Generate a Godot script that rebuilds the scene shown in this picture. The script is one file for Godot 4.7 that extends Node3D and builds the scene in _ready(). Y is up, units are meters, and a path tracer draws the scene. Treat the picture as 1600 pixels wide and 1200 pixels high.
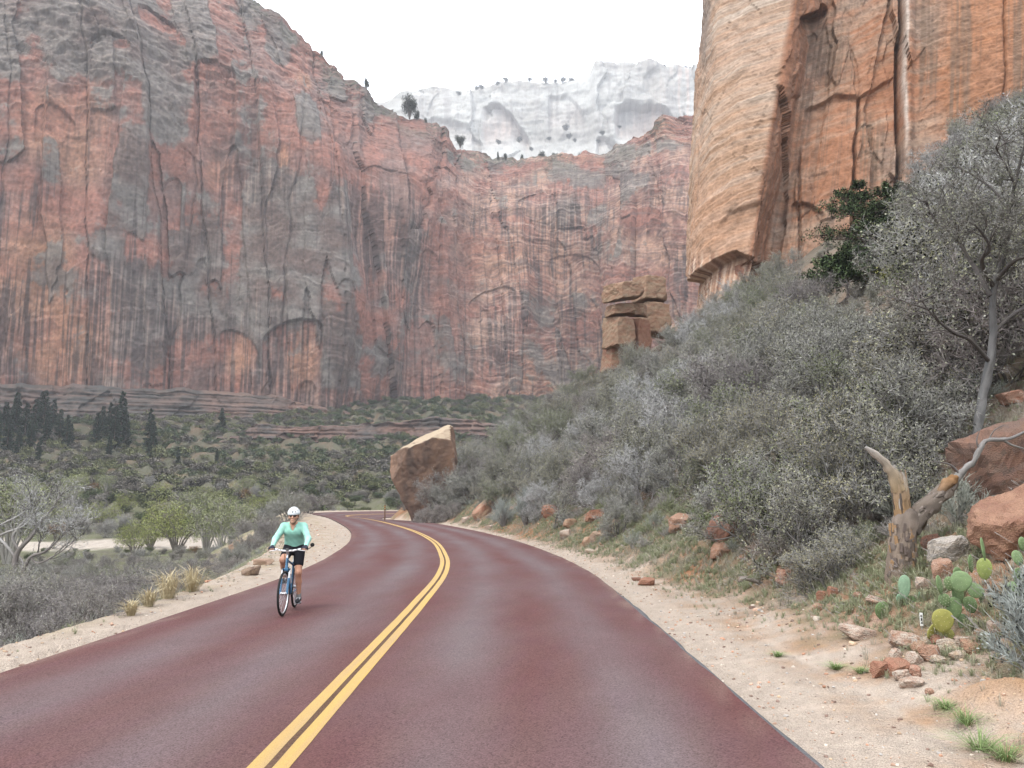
extends Node3D
# A red road curving through a sandstone canyon. x is right, y is up, -z is ahead; "d" below means metres ahead (-z).

const F := 1246.0          # focal length of the camera in pixels of a 1600 x 1200 picture
const EYE := 1.84
const PITCH := 0.14583
var taken := {}
var M := {}
var nz := {}
var road_p := PackedVector3Array()   # centre line, x, y, z
var road_t := PackedVector2Array()   # heading (x, d)
var road_b := PackedFloat32Array()   # bank
var road_i := PackedInt32Array()     # index of the sample for every 0.5 m of d, up to the far bend


# ---------------------------------------------------------------- shapes
class MB:
	var v := PackedVector3Array()
	var n := PackedVector3Array()
	var c := PackedColorArray()
	var uv := PackedVector2Array()
	var ix := PackedInt32Array()

	func tri(a: Vector3, b: Vector3, d: Vector3, col: Color) -> void:
		var k := v.size()
		var nn := (d - a).cross(b - a).normalized()
		v.append(a); v.append(b); v.append(d)
		n.append(nn); n.append(nn); n.append(nn)
		c.append(col); c.append(col); c.append(col)
		ix.append(k); ix.append(k + 1); ix.append(k + 2)

	func quad(a: Vector3, b: Vector3, d: Vector3, e: Vector3, col: Color) -> void:
		tri(a, b, d, col)
		tri(a, d, e, col)

	func blade(a: Vector3, b: Vector3, side: Vector3, col: Color) -> void:
		tri(a - side, b, a + side, col)

	func leaf(p: Vector3, along: Vector3, side: Vector3, col: Color) -> void:
		var k := v.size()
		var nn := along.cross(side).normalized()
		if nn.y < 0.0: nn = -nn
		v.append(p); v.append(p + along * 0.45 + side); v.append(p + along); v.append(p + along * 0.45 - side)
		for i in 4:
			n.append(nn); c.append(col)
		ix.append(k); ix.append(k + 1); ix.append(k + 2)
		ix.append(k); ix.append(k + 2); ix.append(k + 3)

	func tube(p: PackedVector3Array, r: PackedFloat32Array, sides: int, c0: Color, c1: Color, closed := true, lump := 0.0, sd := 0) -> void:
		var k0 := v.size()
		var m := p.size()
		var up := Vector3.UP
		var t0 := (p[1] - p[0]).normalized()
		if absf(t0.dot(up)) > 0.9: up = Vector3.RIGHT
		var a := t0.cross(up).normalized()
		for i in m:
			var t := (p[mini(i + 1, m - 1)] - p[maxi(i - 1, 0)]).normalized()
			a = (a - t * a.dot(t)).normalized()
			var b := t.cross(a)
			var q := float(i) / float(m - 1)
			var col := c0.lerp(c1, q)
			for s in sides:
				var w := TAU * s / sides
				var o := a * cos(w) + b * sin(w)
				var rr := r[i]
				var cc := col
				if lump > 0.0:
					var h := float(hash(Vector3i(i / 2, s, sd)) % 1000) / 1000.0
					rr *= 1.0 + lump * (h - 0.5)
					cc = col * (0.8 + 0.4 * h)
				v.append(p[i] + o * rr); n.append(o); c.append(cc)
		for i in m - 1:
			for s in sides:
				var s2 := (s + 1) % sides
				var q0 := k0 + i * sides + s
				var q1 := k0 + i * sides + s2
				ix.append(q0); ix.append(q1 + sides); ix.append(q1)
				ix.append(q0); ix.append(q0 + sides); ix.append(q1 + sides)
		if closed:
			for e in 2:
				var kk := v.size()
				var at := 0 if e == 0 else m - 1
				v.append(p[at]); n.append(-t0 if e == 0 else (p[m - 1] - p[m - 2]).normalized()); c.append(c0 if e == 0 else c1)
				for s in sides:
					var ea := k0 + at * sides + s
					var eb := k0 + at * sides + (s + 1) % sides
					ix.append(kk)
					if e == 0: ix.append(ea); ix.append(eb)
					else: ix.append(eb); ix.append(ea)

	func bar(p: Vector3, q: Vector3, r0: float, r1: float, sides: int, col: Color) -> void:
		tube(PackedVector3Array([p, q]), PackedFloat32Array([r0, r1]), sides, col, col)

	func box(o: Vector3, s: Vector3, b: Basis, col: Color, bev := 0.0) -> void:
		var h := s * 0.5
		var ax := [Vector3.RIGHT, Vector3.UP, Vector3.BACK]
		for k in 3:
			var k1: int = (k + 1) % 3
			var k2: int = (k + 2) % 3
			for sg in [-1.0, 1.0]:
				var nn: Vector3 = ax[k] * sg * h[k]
				var u: Vector3 = ax[k1] * (h[k1] - bev)
				var w: Vector3 = ax[k2] * (h[k2] - bev)
				quad(o + b * (nn - u - w), o + b * (nn - u + w), o + b * (nn + u + w), o + b * (nn + u - w), col)
		if bev > 0.0:
			for k in 3:
				var k1: int = (k + 1) % 3
				var k2: int = (k + 2) % 3
				for s1 in [-1.0, 1.0]:
					for s2 in [-1.0, 1.0]:
						var l: Vector3 = ax[k] * (h[k] - bev)
						var a1: Vector3 = ax[k1] * s1 * h[k1] + ax[k2] * s2 * (h[k2] - bev)
						var a2: Vector3 = ax[k1] * s1 * (h[k1] - bev) + ax[k2] * s2 * h[k2]
						quad(o + b * (a1 - l), o + b * (a2 - l), o + b * (a2 + l), o + b * (a1 + l), col)

	func ball(o: Vector3, r: Vector3, b: Basis, nu: int, nv: int, col: Color) -> void:
		var k0 := v.size()
		for j in nv + 1:
			var th := PI * j / nv
			for i in nu:
				var ph := TAU * i / nu
				var u := Vector3(sin(th) * cos(ph), cos(th), sin(th) * sin(ph))
				v.append(o + b * (u * r)); n.append((b * (u / r)).normalized()); c.append(col)
		for j in nv:
			for i in nu:
				var i2 := (i + 1) % nu
				ix.append(k0 + j * nu + i); ix.append(k0 + (j + 1) * nu + i2); ix.append(k0 + j * nu + i2)
				ix.append(k0 + j * nu + i); ix.append(k0 + (j + 1) * nu + i); ix.append(k0 + (j + 1) * nu + i2)

	func grid(pts: PackedVector3Array, cols: PackedColorArray, nu: int, nv: int) -> void:
		# pts row by row (nv rows of nu), smooth normals from the neighbours
		var k0 := v.size()
		v.append_array(pts)
		c.append_array(cols)
		for j in nv:
			for i in nu:
				var l := pts[j * nu + maxi(i - 1, 0)]
				var r := pts[j * nu + mini(i + 1, nu - 1)]
				var lo := pts[maxi(j - 1, 0) * nu + i]
				var hi := pts[mini(j + 1, nv - 1) * nu + i]
				var nn := (r - l).cross(hi - lo)
				n.append(nn.normalized() if nn.length_squared() > 1e-14 else Vector3.UP)
		for j in nv - 1:
			for i in nu - 1:
				var a := k0 + j * nu + i
				ix.append(a); ix.append(a + nu); ix.append(a + nu + 1)
				ix.append(a); ix.append(a + nu + 1); ix.append(a + 1)

	func mesh(mat: Material) -> ArrayMesh:
		var a := []
		a.resize(Mesh.ARRAY_MAX)
		a[Mesh.ARRAY_VERTEX] = v
		a[Mesh.ARRAY_NORMAL] = n
		a[Mesh.ARRAY_COLOR] = c
		if uv.size() == v.size(): a[Mesh.ARRAY_TEX_UV] = uv
		a[Mesh.ARRAY_INDEX] = ix
		var m := ArrayMesh.new()
		m.add_surface_from_arrays(Mesh.PRIMITIVE_TRIANGLES, a)
		m.surface_set_material(0, mat)
		return m


# ---------------------------------------------------------------- naming
func numbered(called: String) -> String:
	var k: int = taken.get(called, 0)
	taken[called] = k + 1
	return called if k == 0 else "%s_%03d" % [called, k]

func tag(o: Node, label := "", category := "", group := "", kind := "") -> void:
	if label: o.set_meta("label", label)
	if category: o.set_meta("category", category)
	if group: o.set_meta("group", group)
	if kind: o.set_meta("kind", kind)

func part(called: String, mesh: Mesh, parent: Node) -> MeshInstance3D:
	var o := MeshInstance3D.new()
	o.name = called
	o.mesh = mesh
	if parent == self: o.name = numbered(called)
	else:
		var k := 0
		for ch in parent.get_children():
			if String(ch.name).begins_with(called): k += 1
		if k: o.name = "%s_%03d" % [called, k]
	parent.add_child(o, true)
	return o

func thing(called: String, label: String, category: String, at := Vector3.ZERO, group := "") -> Node3D:
	var o := Node3D.new()
	o.name = numbered(called)
	add_child(o, true)
	o.position = at
	tag(o, label, category, group)
	return o

func copy(proto: Node3D, called: String, label: String, category: String, group: String, at: Vector3, turn: float, sc: Vector3) -> Node3D:
	var o: Node3D = proto.duplicate()
	o.name = numbered(called)
	add_child(o, true)
	o.position = at
	o.rotation.y = turn
	o.scale = sc
	tag(o, label, category, group)
	return o

func noise(called: String, sd: int, freq: float, oct := 3, kind := FastNoiseLite.TYPE_SIMPLEX_SMOOTH) -> FastNoiseLite:
	var f := FastNoiseLite.new()
	f.seed = sd
	f.frequency = freq
	f.noise_type = kind
	f.fractal_type = FastNoiseLite.FRACTAL_FBM if oct > 1 else FastNoiseLite.FRACTAL_NONE
	f.fractal_octaves = oct
	nz[called] = f
	return f

func cells(called: String, sd: int, freq: float, ret: int, jit := 0.9) -> FastNoiseLite:
	var f := FastNoiseLite.new()
	f.seed = sd
	f.frequency = freq
	f.noise_type = FastNoiseLite.TYPE_CELLULAR
	f.fractal_type = FastNoiseLite.FRACTAL_NONE
	f.cellular_return_type = ret
	f.cellular_jitter = jit
	nz[called] = f
	return f

func sm(a: float, b: float, x: float) -> float:
	var t := clampf((x - a) / (b - a), 0.0, 1.0)
	return t * t * (3.0 - 2.0 * t)

func along(table: Array, x: float) -> float:      # piecewise linear lookup in [[x, y], ...]
	if x <= table[0][0]: return table[0][1]
	for i in range(1, table.size()):
		if x <= table[i][0]:
			return lerpf(table[i - 1][1], table[i][1], (x - table[i - 1][0]) / (table[i][0] - table[i - 1][0]))
	return table[-1][1]

func at(px: float, py: float, d: float) -> Vector3:   # the place d metres ahead that a camera ray passes
	var v := (600.0 - py) / F
	var u := (px - 800.0) / F
	var k := d / (cos(PITCH) - v * sin(PITCH))
	return Vector3(u * k, EYE + (v * cos(PITCH) + sin(PITCH)) * k, -d)


# ---------------------------------------------------------------- materials
func noise_tex(f: FastNoiseLite, size: int, stops: Array, normal := 0.0) -> NoiseTexture2D:
	var t := NoiseTexture2D.new()
	t.width = size
	t.height = size
	t.seamless = true
	t.noise = f
	if normal > 0.0:
		t.as_normal_map = true
		t.bump_strength = normal
	elif stops:
		var g := Gradient.new()
		var o := PackedFloat32Array()
		var c := PackedColorArray()
		for s in stops:
			o.append(s[0])
			c.append(Color(s[1], s[1], s[1]) if s[1] is float else s[1])
		g.offsets = o
		g.colors = c
		t.color_ramp = g
	return t

func mat(called: String, rough := 0.95, spec := 0.3) -> StandardMaterial3D:
	var m := StandardMaterial3D.new()
	m.resource_name = called
	m.vertex_color_use_as_albedo = true
	m.roughness = rough
	m.metallic_specular = spec
	M[called] = m
	return m

func plainmat(called: String, c: Color, rough := 0.6, metal := 0.0) -> StandardMaterial3D:
	var m := StandardMaterial3D.new()
	m.resource_name = called
	m.albedo_color = c.linear_to_srgb()
	m.roughness = rough
	m.metallic = metal
	M[called] = m
	return m

func tri_tex(m: StandardMaterial3D, scale: float, tex: Texture2D, bump: Texture2D, bump_cm: float) -> void:
	m.uv1_triplanar = true
	m.uv1_world_triplanar = true
	m.uv1_scale = Vector3.ONE * scale
	if tex: m.albedo_texture = tex
	if bump:
		m.heightmap_enabled = true
		m.heightmap_texture = bump
		m.heightmap_scale = bump_cm

func streaked(m: StandardMaterial3D, scale: Vector3, tex: Texture2D) -> void:
	m.detail_enabled = true
	m.detail_albedo = tex
	m.detail_blend_mode = BaseMaterial3D.BLEND_MODE_MUL
	m.detail_uv_layer = BaseMaterial3D.DETAIL_UV_2
	m.uv2_triplanar = true
	m.uv2_world_triplanar = true
	m.uv2_scale = scale

func make_materials() -> void:
	var fine := noise("t_fine", 11, 0.05, 5)
	var gran := noise("t_gran", 12, 0.16, 3)
	var grit := noise("t_grit", 13, 0.35, 2, FastNoiseLite.TYPE_VALUE)
	var crag := noise("t_crag", 14, 0.012, 6)
	crag.fractal_type = FastNoiseLite.FRACTAL_RIDGED
	var t_fine := noise_tex(fine, 1024, [[0.0, 0.62], [0.5, 0.9], [1.0, 1.0]])
	var t_gran := noise_tex(gran, 1024, [[0.0, 0.55], [0.45, 0.88], [1.0, 1.0]])
	var t_grit := noise_tex(grit, 1024, [[0.0, 0.52], [0.35, 0.78], [0.65, 0.9], [1.0, 1.0]])
	var t_crag := noise_tex(crag, 1024, [[0.0, 0.6], [0.3, 0.85], [1.0, 1.0]])
	var h_fine := noise_tex(fine, 1024, [])
	var h_grit := noise_tex(grit, 1024, [])
	var h_crag := noise_tex(crag, 1024, [])
	tri_tex(mat("far_rock", 0.95, 0.25), 0.02, t_crag, h_crag, 14.0)
	tri_tex(mat("near_cliff", 0.95, 0.25), 0.08, t_crag, h_crag, 4.0)
	var t_streak := noise_tex(noise("t_streak", 15, 0.03, 4), 1024, [[0.0, 0.78], [0.4, 0.95], [1.0, 1.0]])
	streaked(M.far_rock, Vector3(0.012, 0.0022, 0.012), t_streak)
	streaked(M.near_cliff, Vector3(0.02, 0.16, 0.02), t_streak)
	tri_tex(mat("stone", 0.95, 0.3), 0.9, t_fine, h_fine, 2.0)
	tri_tex(mat("soil", 1.0, 0.15), 0.45, t_gran, h_fine, 4.0)
	tri_tex(mat("asphalt", 0.9, 0.25), 0.3, t_grit, h_grit, 0.6)
	tri_tex(mat("paint", 0.75, 0.4), 1.3, t_grit, h_grit, 0.3)
	tri_tex(mat("bark", 0.95, 0.2), 3.0, t_fine, h_fine, 1.0)
	mat("wood", 0.95, 0.2)
	mat("twig", 0.95, 0.2)
	var lf := mat("leaf", 0.8, 0.3)
	lf.backlight_enabled = true
	lf.backlight = Color(0.12, 0.14, 0.06)
	mat("grass", 0.9, 0.2)
	mat("cloth", 0.9, 0.2)
	mat("skin", 0.55, 0.4)
	mat("rubber", 0.8, 0.3)
	mat("gloss", 0.3, 0.5)
	var me := mat("metal", 0.35, 0.5)
	me.metallic = 0.8
	mat("pad", 0.6, 0.4)
	mat("sign", 0.6, 0.4)


# ---------------------------------------------------------------- road and land
func make_road_line() -> void:
	var k := [Vector2(-1.7, -60), Vector2(-1.7, -20), Vector2(-1.7, 0), Vector2(-1.7, 8), Vector2(-1.7, 15), Vector2(-1.8, 21), Vector2(-2.25, 27), Vector2(-3.7, 38), Vector2(-6.7, 53), Vector2(-10.6, 68), Vector2(-14.6, 80.5), Vector2(-18.3, 90), Vector2(-19.3, 96), Vector2(-18.6, 103), Vector2(-15.5, 109.5), Vector2(-10.5, 114), Vector2(-3, 117.5), Vector2(8, 122), Vector2(20, 129), Vector2(32, 140), Vector2(42, 155)]
	var cv := Curve2D.new()
	cv.bake_interval = 0.25
	for i in k.size():
		var t: Vector2 = (k[mini(i + 1, k.size() - 1)] - k[maxi(i - 1, 0)]) * 0.5
		var li: float = (k[i] - k[maxi(i - 1, 0)]).length()
		var lo: float = (k[mini(i + 1, k.size() - 1)] - k[i]).length()
		t = t.normalized()
		cv.add_point(k[i], -t * li / 3.0, t * lo / 3.0)
	var L := cv.get_baked_length()
	var n := int(L / 0.5)
	for i in n + 1:
		var s := 0.5 * i
		var p := cv.sample_baked(s, true)
		var q := (cv.sample_baked(minf(s + 0.4, L), true) - cv.sample_baked(maxf(s - 0.4, 0), true)).normalized()
		var b := 0.08 * sm(62, 93, p.y) if p.y < 96 else 0.08
		road_p.append(Vector3(p.x, 0.16 * sm(55, 95, p.y), -p.y))
		road_t.append(q)
		road_b.append(b)
	var j := 0
	for i in 300:
		var d := -60.0 + 0.5 * i
		while j < road_p.size() - 1 and -road_p[j].z < d: j += 1
		road_i.append(j)

func road_at(i: int, s: float, lift := 0.0) -> Vector3:    # s metres right of the centre line
	var t := road_t[i]
	var crown := 0.0
	return road_p[i] + Vector3(t.y * s, -road_b[i] * s + crown + lift, t.x * s)

# x: metres right of the centre line, y: height of the road plane there
func near_road(x: float, d: float) -> Vector2:
	if d < 70.0:
		var i := road_i[clampi(int((d + 60.0) * 2.0), 0, 299)]
		var c := road_t[i].y
		var s := (x - road_p[i].x) * c
		if d > 30.0:
			i = clampi(i + roundi(2.0 * (x - road_p[i].x) * road_t[i].x), 0, road_p.size() - 1)
			var e := Vector2(x - road_p[i].x, d + road_p[i].z)
			s = e.x * road_t[i].y - e.y * road_t[i].x
		return Vector2(s, road_p[i].y - road_b[i] * clampf(s, -8, 8))
	var best := 1e9
	var bi := 0
	var i0 := road_i[260]
	if absf(x + 5.0) > 110.0 or d > 240.0:
		return Vector2(-120.0 if x < -20.0 or d > 120.0 else 120.0, 0.0)
	for i in range(i0, road_p.size(), 3):
		var ex := x - road_p[i].x
		var ez := d + road_p[i].z
		var q := ex * ex + ez * ez
		if q < best:
			best = q
			bi = i
	for i in range(maxi(bi - 2, 0), mini(bi + 3, road_p.size())):
		var ex := x - road_p[i].x
		var ez := d + road_p[i].z
		var q := ex * ex + ez * ez
		if q < best:
			best = q
			bi = i
	var f := Vector2(x - road_p[bi].x, d + road_p[bi].z)
	var g := signf(f.x * road_t[bi].y - f.y * road_t[bi].x) * sqrt(best)
	return Vector2(g, road_p[bi].y - road_b[bi] * clampf(g, -8, 8))

const SHOULDER_R := [[0, 2.1], [9, 2.0], [14, 1.7], [20, 0.8], [30, 0.5], [60, 0.5], [80, 1.0]]
const SHOULDER_L := [[0, 1.0], [15, 1.1], [24, 2.0], [40, 3.4], [70, 4.0], [95, 2.5], [140, 1.5]]
const TALUS := [[0, -5.0], [60, -6.0], [150, -6.6], [185, -5.5], [230, 1.5], [300, 14.0], [400, 37.0], [480, 60.0], [560, 73.0], [700, 80.0]]
const RISE := [[0, 0.0], [0.5, 0.08], [1.2, 0.5], [2.2, 1.2], [5, 2.9], [12, 7.3], [30, 19.0], [70, 46.0], [100, 64.0], [200, 80.0]]

var n_a: FastNoiseLite
var n_b: FastNoiseLite
var n_c: FastNoiseLite
var last_s := 0.0

func valley(x: float, d: float) -> float:
	var t := along(TALUS, d)
	t += 3.0 * sm(-60.0, -10.0, x) * sm(230.0, 130.0, d)
	t += sm(60.0, 260.0, -x) * sm(220.0, 420.0, d) * 9.0
	var rough := sm(150, 260, d)
	return t + n_a.get_noise_2d(x * 0.25, d * 0.25) * (0.6 + 4.0 * rough) + n_b.get_noise_2d(x * 0.3, d * 0.3) * rough * 2.0

func height(x: float, d: float) -> float:
	var r := near_road(x, d)
	var s := r.x
	last_s = s
	if absf(s) < 4.15: return r.y - 0.07
	if s > 0.0:
		var e := s - 3.95
		var w := along(SHOULDER_R, d)
		var ep := e
		if d > 60.0:
			var xe := -8.4 - (d - 60.0) * 0.34 + 3.9
			ep = maxf(lerpf(e, (x - xe) * 0.94, sm(60, 85, d)), 0.0)
		var bumps := n_a.get_noise_2d(x, d) * 0.55 + n_b.get_noise_2d(x, d) * 0.13
		var h := along(RISE, maxf(ep - w + bumps * 0.5, 0.0))
		h = minf(h, 1.5 * maxf(e - w, 0.0) + 0.02)
		var small := n_c.get_noise_2d(x, d)
		h += bumps * sm(0.5, 6.0, e - w) * 0.9 + small * (0.015 + 0.05 * sm(0.2, 2.0, e - w))
		if d < 9.0: h += 0.2 * exp(-(pow(x - 4.25, 2.0) + pow(d - 7.1, 2.0)) / 0.16)
		if d < 13.0: h += 0.16 * sm(1.1, 2.0, e) * sm(5.0, 7.0, d)
		var lip := sm(0.2, 0.75, e)
		return r.y - 0.07 + lip * 0.05 + h * lip
	var l := -s - 3.85
	var wl := along(SHOULDER_L, d)
	var v := valley(x, d)
	var b2 := n_a.get_noise_2d(x, d) * 0.5 + n_b.get_noise_2d(x, d) * 0.12
	var drop := r.y - 0.02 - maxf(l - wl, 0.0) * 0.62 + b2 * sm(wl, wl + 3.0, l) + n_c.get_noise_2d(x, d) * 0.02
	if d > 115.0 and v > drop: return lerpf(minf(drop, v), v, sm(3.0, 25.0, l)) - 0.05
	var k := clampf(0.5 + 0.5 * (v - drop) / 1.2, 0.0, 1.0)
	return lerpf(drop, v, k) + 1.2 * k * (1.0 - k) * 0.5 - 0.05 * sm(0.3, 0.0, l)

func land_color(x: float, d: float, h: float) -> Color:
	var s := last_s
	var a := n_a.get_noise_2d(x * 0.7 + 40.0, d * 0.7)
	var b := n_b.get_noise_2d(x + 80.0, d)
	var c := n_c.get_noise_2d(x, d + 50.0)
	var sand := Color(0.53, 0.435, 0.355)
	var col: Color
	if s > 0.0 and d < 135.0:
		var e := s - 3.95
		var w := along(SHOULDER_R, d)
		var q := e - w + a * 0.9 + b * 0.5
		col = sand.lerp(Color(0.42, 0.27, 0.17), clampf(0.35 + b * 1.2 + 0.4 * c, 0, 1) * sm(0.3, 1.4, e))
		var red := Color(0.40, 0.17, 0.085)
		var duff := Color(0.225, 0.19, 0.15)
		var green := Color(0.215, 0.21, 0.14)
		var bank := Color(0.36, 0.25, 0.17).lerp(red, clampf((0.25 + a * 1.2) + 0.4 * sm(18, 30, d) * sm(70, 55, d), 0, 1))
		bank = bank.lerp(green, clampf(b * 1.6 + 0.5, 0, 1) * 0.8)
		col = col.lerp(bank, sm(-0.1, 0.9, q))
		if d < 9.0: col = col.lerp(Color(0.42, 0.25, 0.14), 0.8 * exp(-(pow(x - 4.25, 2.0) + pow(d - 7.1, 2.0)) / 0.18))
		col = col.lerp(duff.lerp(red, clampf(a * 1.5, 0, 1) * 0.35), sm(1.5, 4.0, q))
	else:
		var l := -s - 3.85
		var wl := along(SHOULDER_L, d)
		var q := l - wl + a * 0.8 + b * 0.6
		var dry := Color(0.42, 0.34, 0.235).lerp(Color(0.25, 0.235, 0.15), clampf(0.5 + a, 0, 1))
		col = sand.lerp(Color(0.45, 0.36, 0.25), clampf(0.3 + b * 1.5, 0, 1) * sm(0.3, 1.5, l))
		col = col.lerp(dry, sm(-0.2, 1.4, q))
		var floor_c := Color(0.165, 0.15, 0.112).lerp(Color(0.17, 0.175, 0.1), clampf(0.5 + a * 1.3, 0, 1))
		col = col.lerp(floor_c, sm(4.0, 9.0, q))
		var wash := sm(16.0, 9.0, absf(d - 158.0 - 0.10 * (x + 80.0) + 6.0 * a)) * sm(-22.0, -40.0, x)
		col = col.lerp(Color(0.52, 0.45, 0.38), wash)
		var talus := Color(0.12, 0.115, 0.082).lerp(Color(0.24, 0.145, 0.10), clampf(a * 1.5 + 0.2 * b, 0, 1) * 0.7)
		col = col.lerp(talus, sm(200, 300, d))
	return col * (0.92 + 0.16 * c)

func make_land() -> void:
	n_a = noise("a", 21, 0.16, 3)
	n_b = noise("b", 22, 0.9, 3)
	n_c = noise("c", 23, 4.5, 2)
	make_road_line()
	var angs := PackedFloat32Array()
	for i in 24: angs.append(lerpf(-180.0, -56.0, i / 24.0))
	for i in 430: angs.append(lerpf(-56.0, 56.0, i / 430.0))
	for i in 25: angs.append(lerpf(56.0, 180.0, i / 24.0))
	var nr := 500
	var pts := PackedVector3Array()
	var cols := PackedColorArray()
	for j in nr + 1:
		var r := 1.2 * exp(log(620.0 / 1.2) * j / (nr - 1))
		if j == nr: r = 3200.0
		for i in angs.size():
			var w := deg_to_rad(angs[i])
			var x := r * sin(w)
			var d := r * cos(w)
			var h := height(x, d)
			pts.append(Vector3(x, h, -d))
			cols.append(land_color(x, d, h))
	var mb := MB.new()
	mb.grid(pts, cols, angs.size(), nr + 1)
	mb.tri(pts[0], pts[angs.size() / 4], pts[angs.size() / 2], cols[0])
	mb.tri(pts[0], pts[angs.size() / 2], pts[angs.size() * 3 / 4], cols[0])
	tag(part("ground", mb.mesh(M.soil), self), "sandy shoulders, grassy banks, scrub slope and canyon floor", "ground", "", "structure")

func make_road() -> void:
	var wear := noise("wear", 31, 0.35, 3)
	var spots := noise("spots", 32, 1.6, 3)
	var nu := 53
	var pts := PackedVector3Array()
	var cols := PackedColorArray()
	var first := road_i[60]
	var rows := 0
	for i in range(first, road_p.size()):
		rows += 1
		var wob := spots.get_noise_2d(i * 0.15, 3.0) * 0.02 + spots.get_noise_2d(i * 0.02, 9.0) * 0.03
		for k in nu:
			var s := lerpf(-3.85, 3.86, k / float(nu - 1))
			if k == nu - 1: s += wob + 0.03 * spots.get_noise_2d(i * 1.3, 31.0) - 0.03 * sm(30, 12, -road_p[i].z)
			if k == 0: s += wob * 0.6
			pts.append(road_at(i, s))
			var al := 0.5 * i
			var red := Color(0.132, 0.054, 0.050)
			var grey := Color(0.18, 0.145, 0.148)
			# tyre paths of the two lanes, polished grey by traffic
			var path := 0.0
			for c in [-2.75, -1.05, 1.1, 2.75]:
				path = maxf(path, exp(-pow((s - c + 0.1 * wear.get_noise_2d(al * 0.1, c)) / 0.48, 2.0)))
			path *= 0.72 + 0.5 * wear.get_noise_2d(al * 0.25, s * 0.9)
			var col := red.lerp(grey, clampf(path * 0.66 + 0.16 + 0.22 * wear.get_noise_2d(al * 0.5, s * 2.0 + 50.0), 0, 1))
			col *= 1.0 + 0.10 * spots.get_noise_2d(al * 0.6, s)
			# blown sand on the edges
			col = col.lerp(Color(0.36, 0.27, 0.21), clampf(sm(3.55, 3.86, absf(s)) * (0.1 + 0.7 * spots.get_noise_2d(al * 0.8, s * 2.0 + 200.0)), 0, 0.3))
			cols.append(col)
	var mb := MB.new()
	mb.grid(pts, cols, nu, rows)
	# turn the sheet's edges down into the ground
	for side in 2:
		var e := PackedVector3Array()
		var ec := PackedColorArray()
		for j in 2:
			for r in rows:
				var p := pts[r * nu + (0 if side == 0 else nu - 1)]
				e.append(p - Vector3(0, 0.12 * j, 0))
				ec.append(Color(0.11, 0.09, 0.085))
		mb.grid(e, ec, rows, 2)
	var road := part("road", mb.mesh(M.asphalt), self)
	tag(road, "red chip sealed road with grey tyre tracks curving left", "road", "", "structure")
	# the dark older asphalt that shows along the right edge
	var em := MB.new()
	var ep := PackedVector3Array()
	var ecol := PackedColorArray()
	var er := 0
	for i in range(first, road_i[250]):
		er += 1
		var w := 0.15 + 0.035 * spots.get_noise_2d(i * 0.31, 70.0) + 0.04 * spots.get_noise_2d(i * 0.05, 20.0)
		w *= 1.0 - 0.8 * sm(14, 30, -road_p[i].z)
		for k in 4:
			var s: float = minf(3.76 + (w + 0.06 + 0.05 * spots.get_noise_2d(i * 1.7, 5.0)) * k / 3.0, 4.13)
			ep.append(road_at(i, s, -0.012 - (0.07 if k == 3 else 0.0) - 0.004 * k))
			ecol.append(Color(0.15, 0.145, 0.15) * (1.0 + 0.3 * spots.get_noise_2d(i * 0.7, k * 3.0)))
	em.grid(ep, ecol, 4, er)
	tag(part("asphalt_edge", em.mesh(M.asphalt), road), "", "", "", "")
	# painted double yellow line
	for c in [-0.088, 0.088]:
		var ln := MB.new()
		var lp := PackedVector3Array()
		var lc := PackedColorArray()
		var n := 0
		for i in range(first, road_p.size()):
			n += 1
			for k in 5:
				var s: float = c + (k - 2) * 0.0305 + (0.006 * spots.get_noise_2d(i * 0.9, c * 40.0 + k) if k in [0, 4] else 0.0)
				lp.append(road_at(i, s, 0.004))
				var wv := wear.get_noise_2d(i * 0.4, k * 0.8 + c * 30.0)
				lc.append(Color(0.60, 0.385, 0.115).lerp(Color(0.5, 0.33, 0.15), clampf(0.3 + wv, 0, 1)))
		ln.grid(lp, lc, 5, n)
		part("yellow_line", ln.mesh(M.paint), road)
	# dark strip of bare seal between the two lines
	var gp := PackedVector3Array()
	var gc := PackedColorArray()
	var gn := 0
	for i in range(first, road_p.size()):
		gn += 1
		for k in 2:
			gp.append(road_at(i, -0.035 + 0.07 * k, 0.002))
			gc.append(Color(0.13, 0.075, 0.05) * (1.0 + 0.3 * wear.get_noise_2d(i * 0.6, k)))
	var gm := MB.new()
	gm.grid(gp, gc, 2, gn)
	part("line_gap", gm.mesh(M.asphalt), road)


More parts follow.
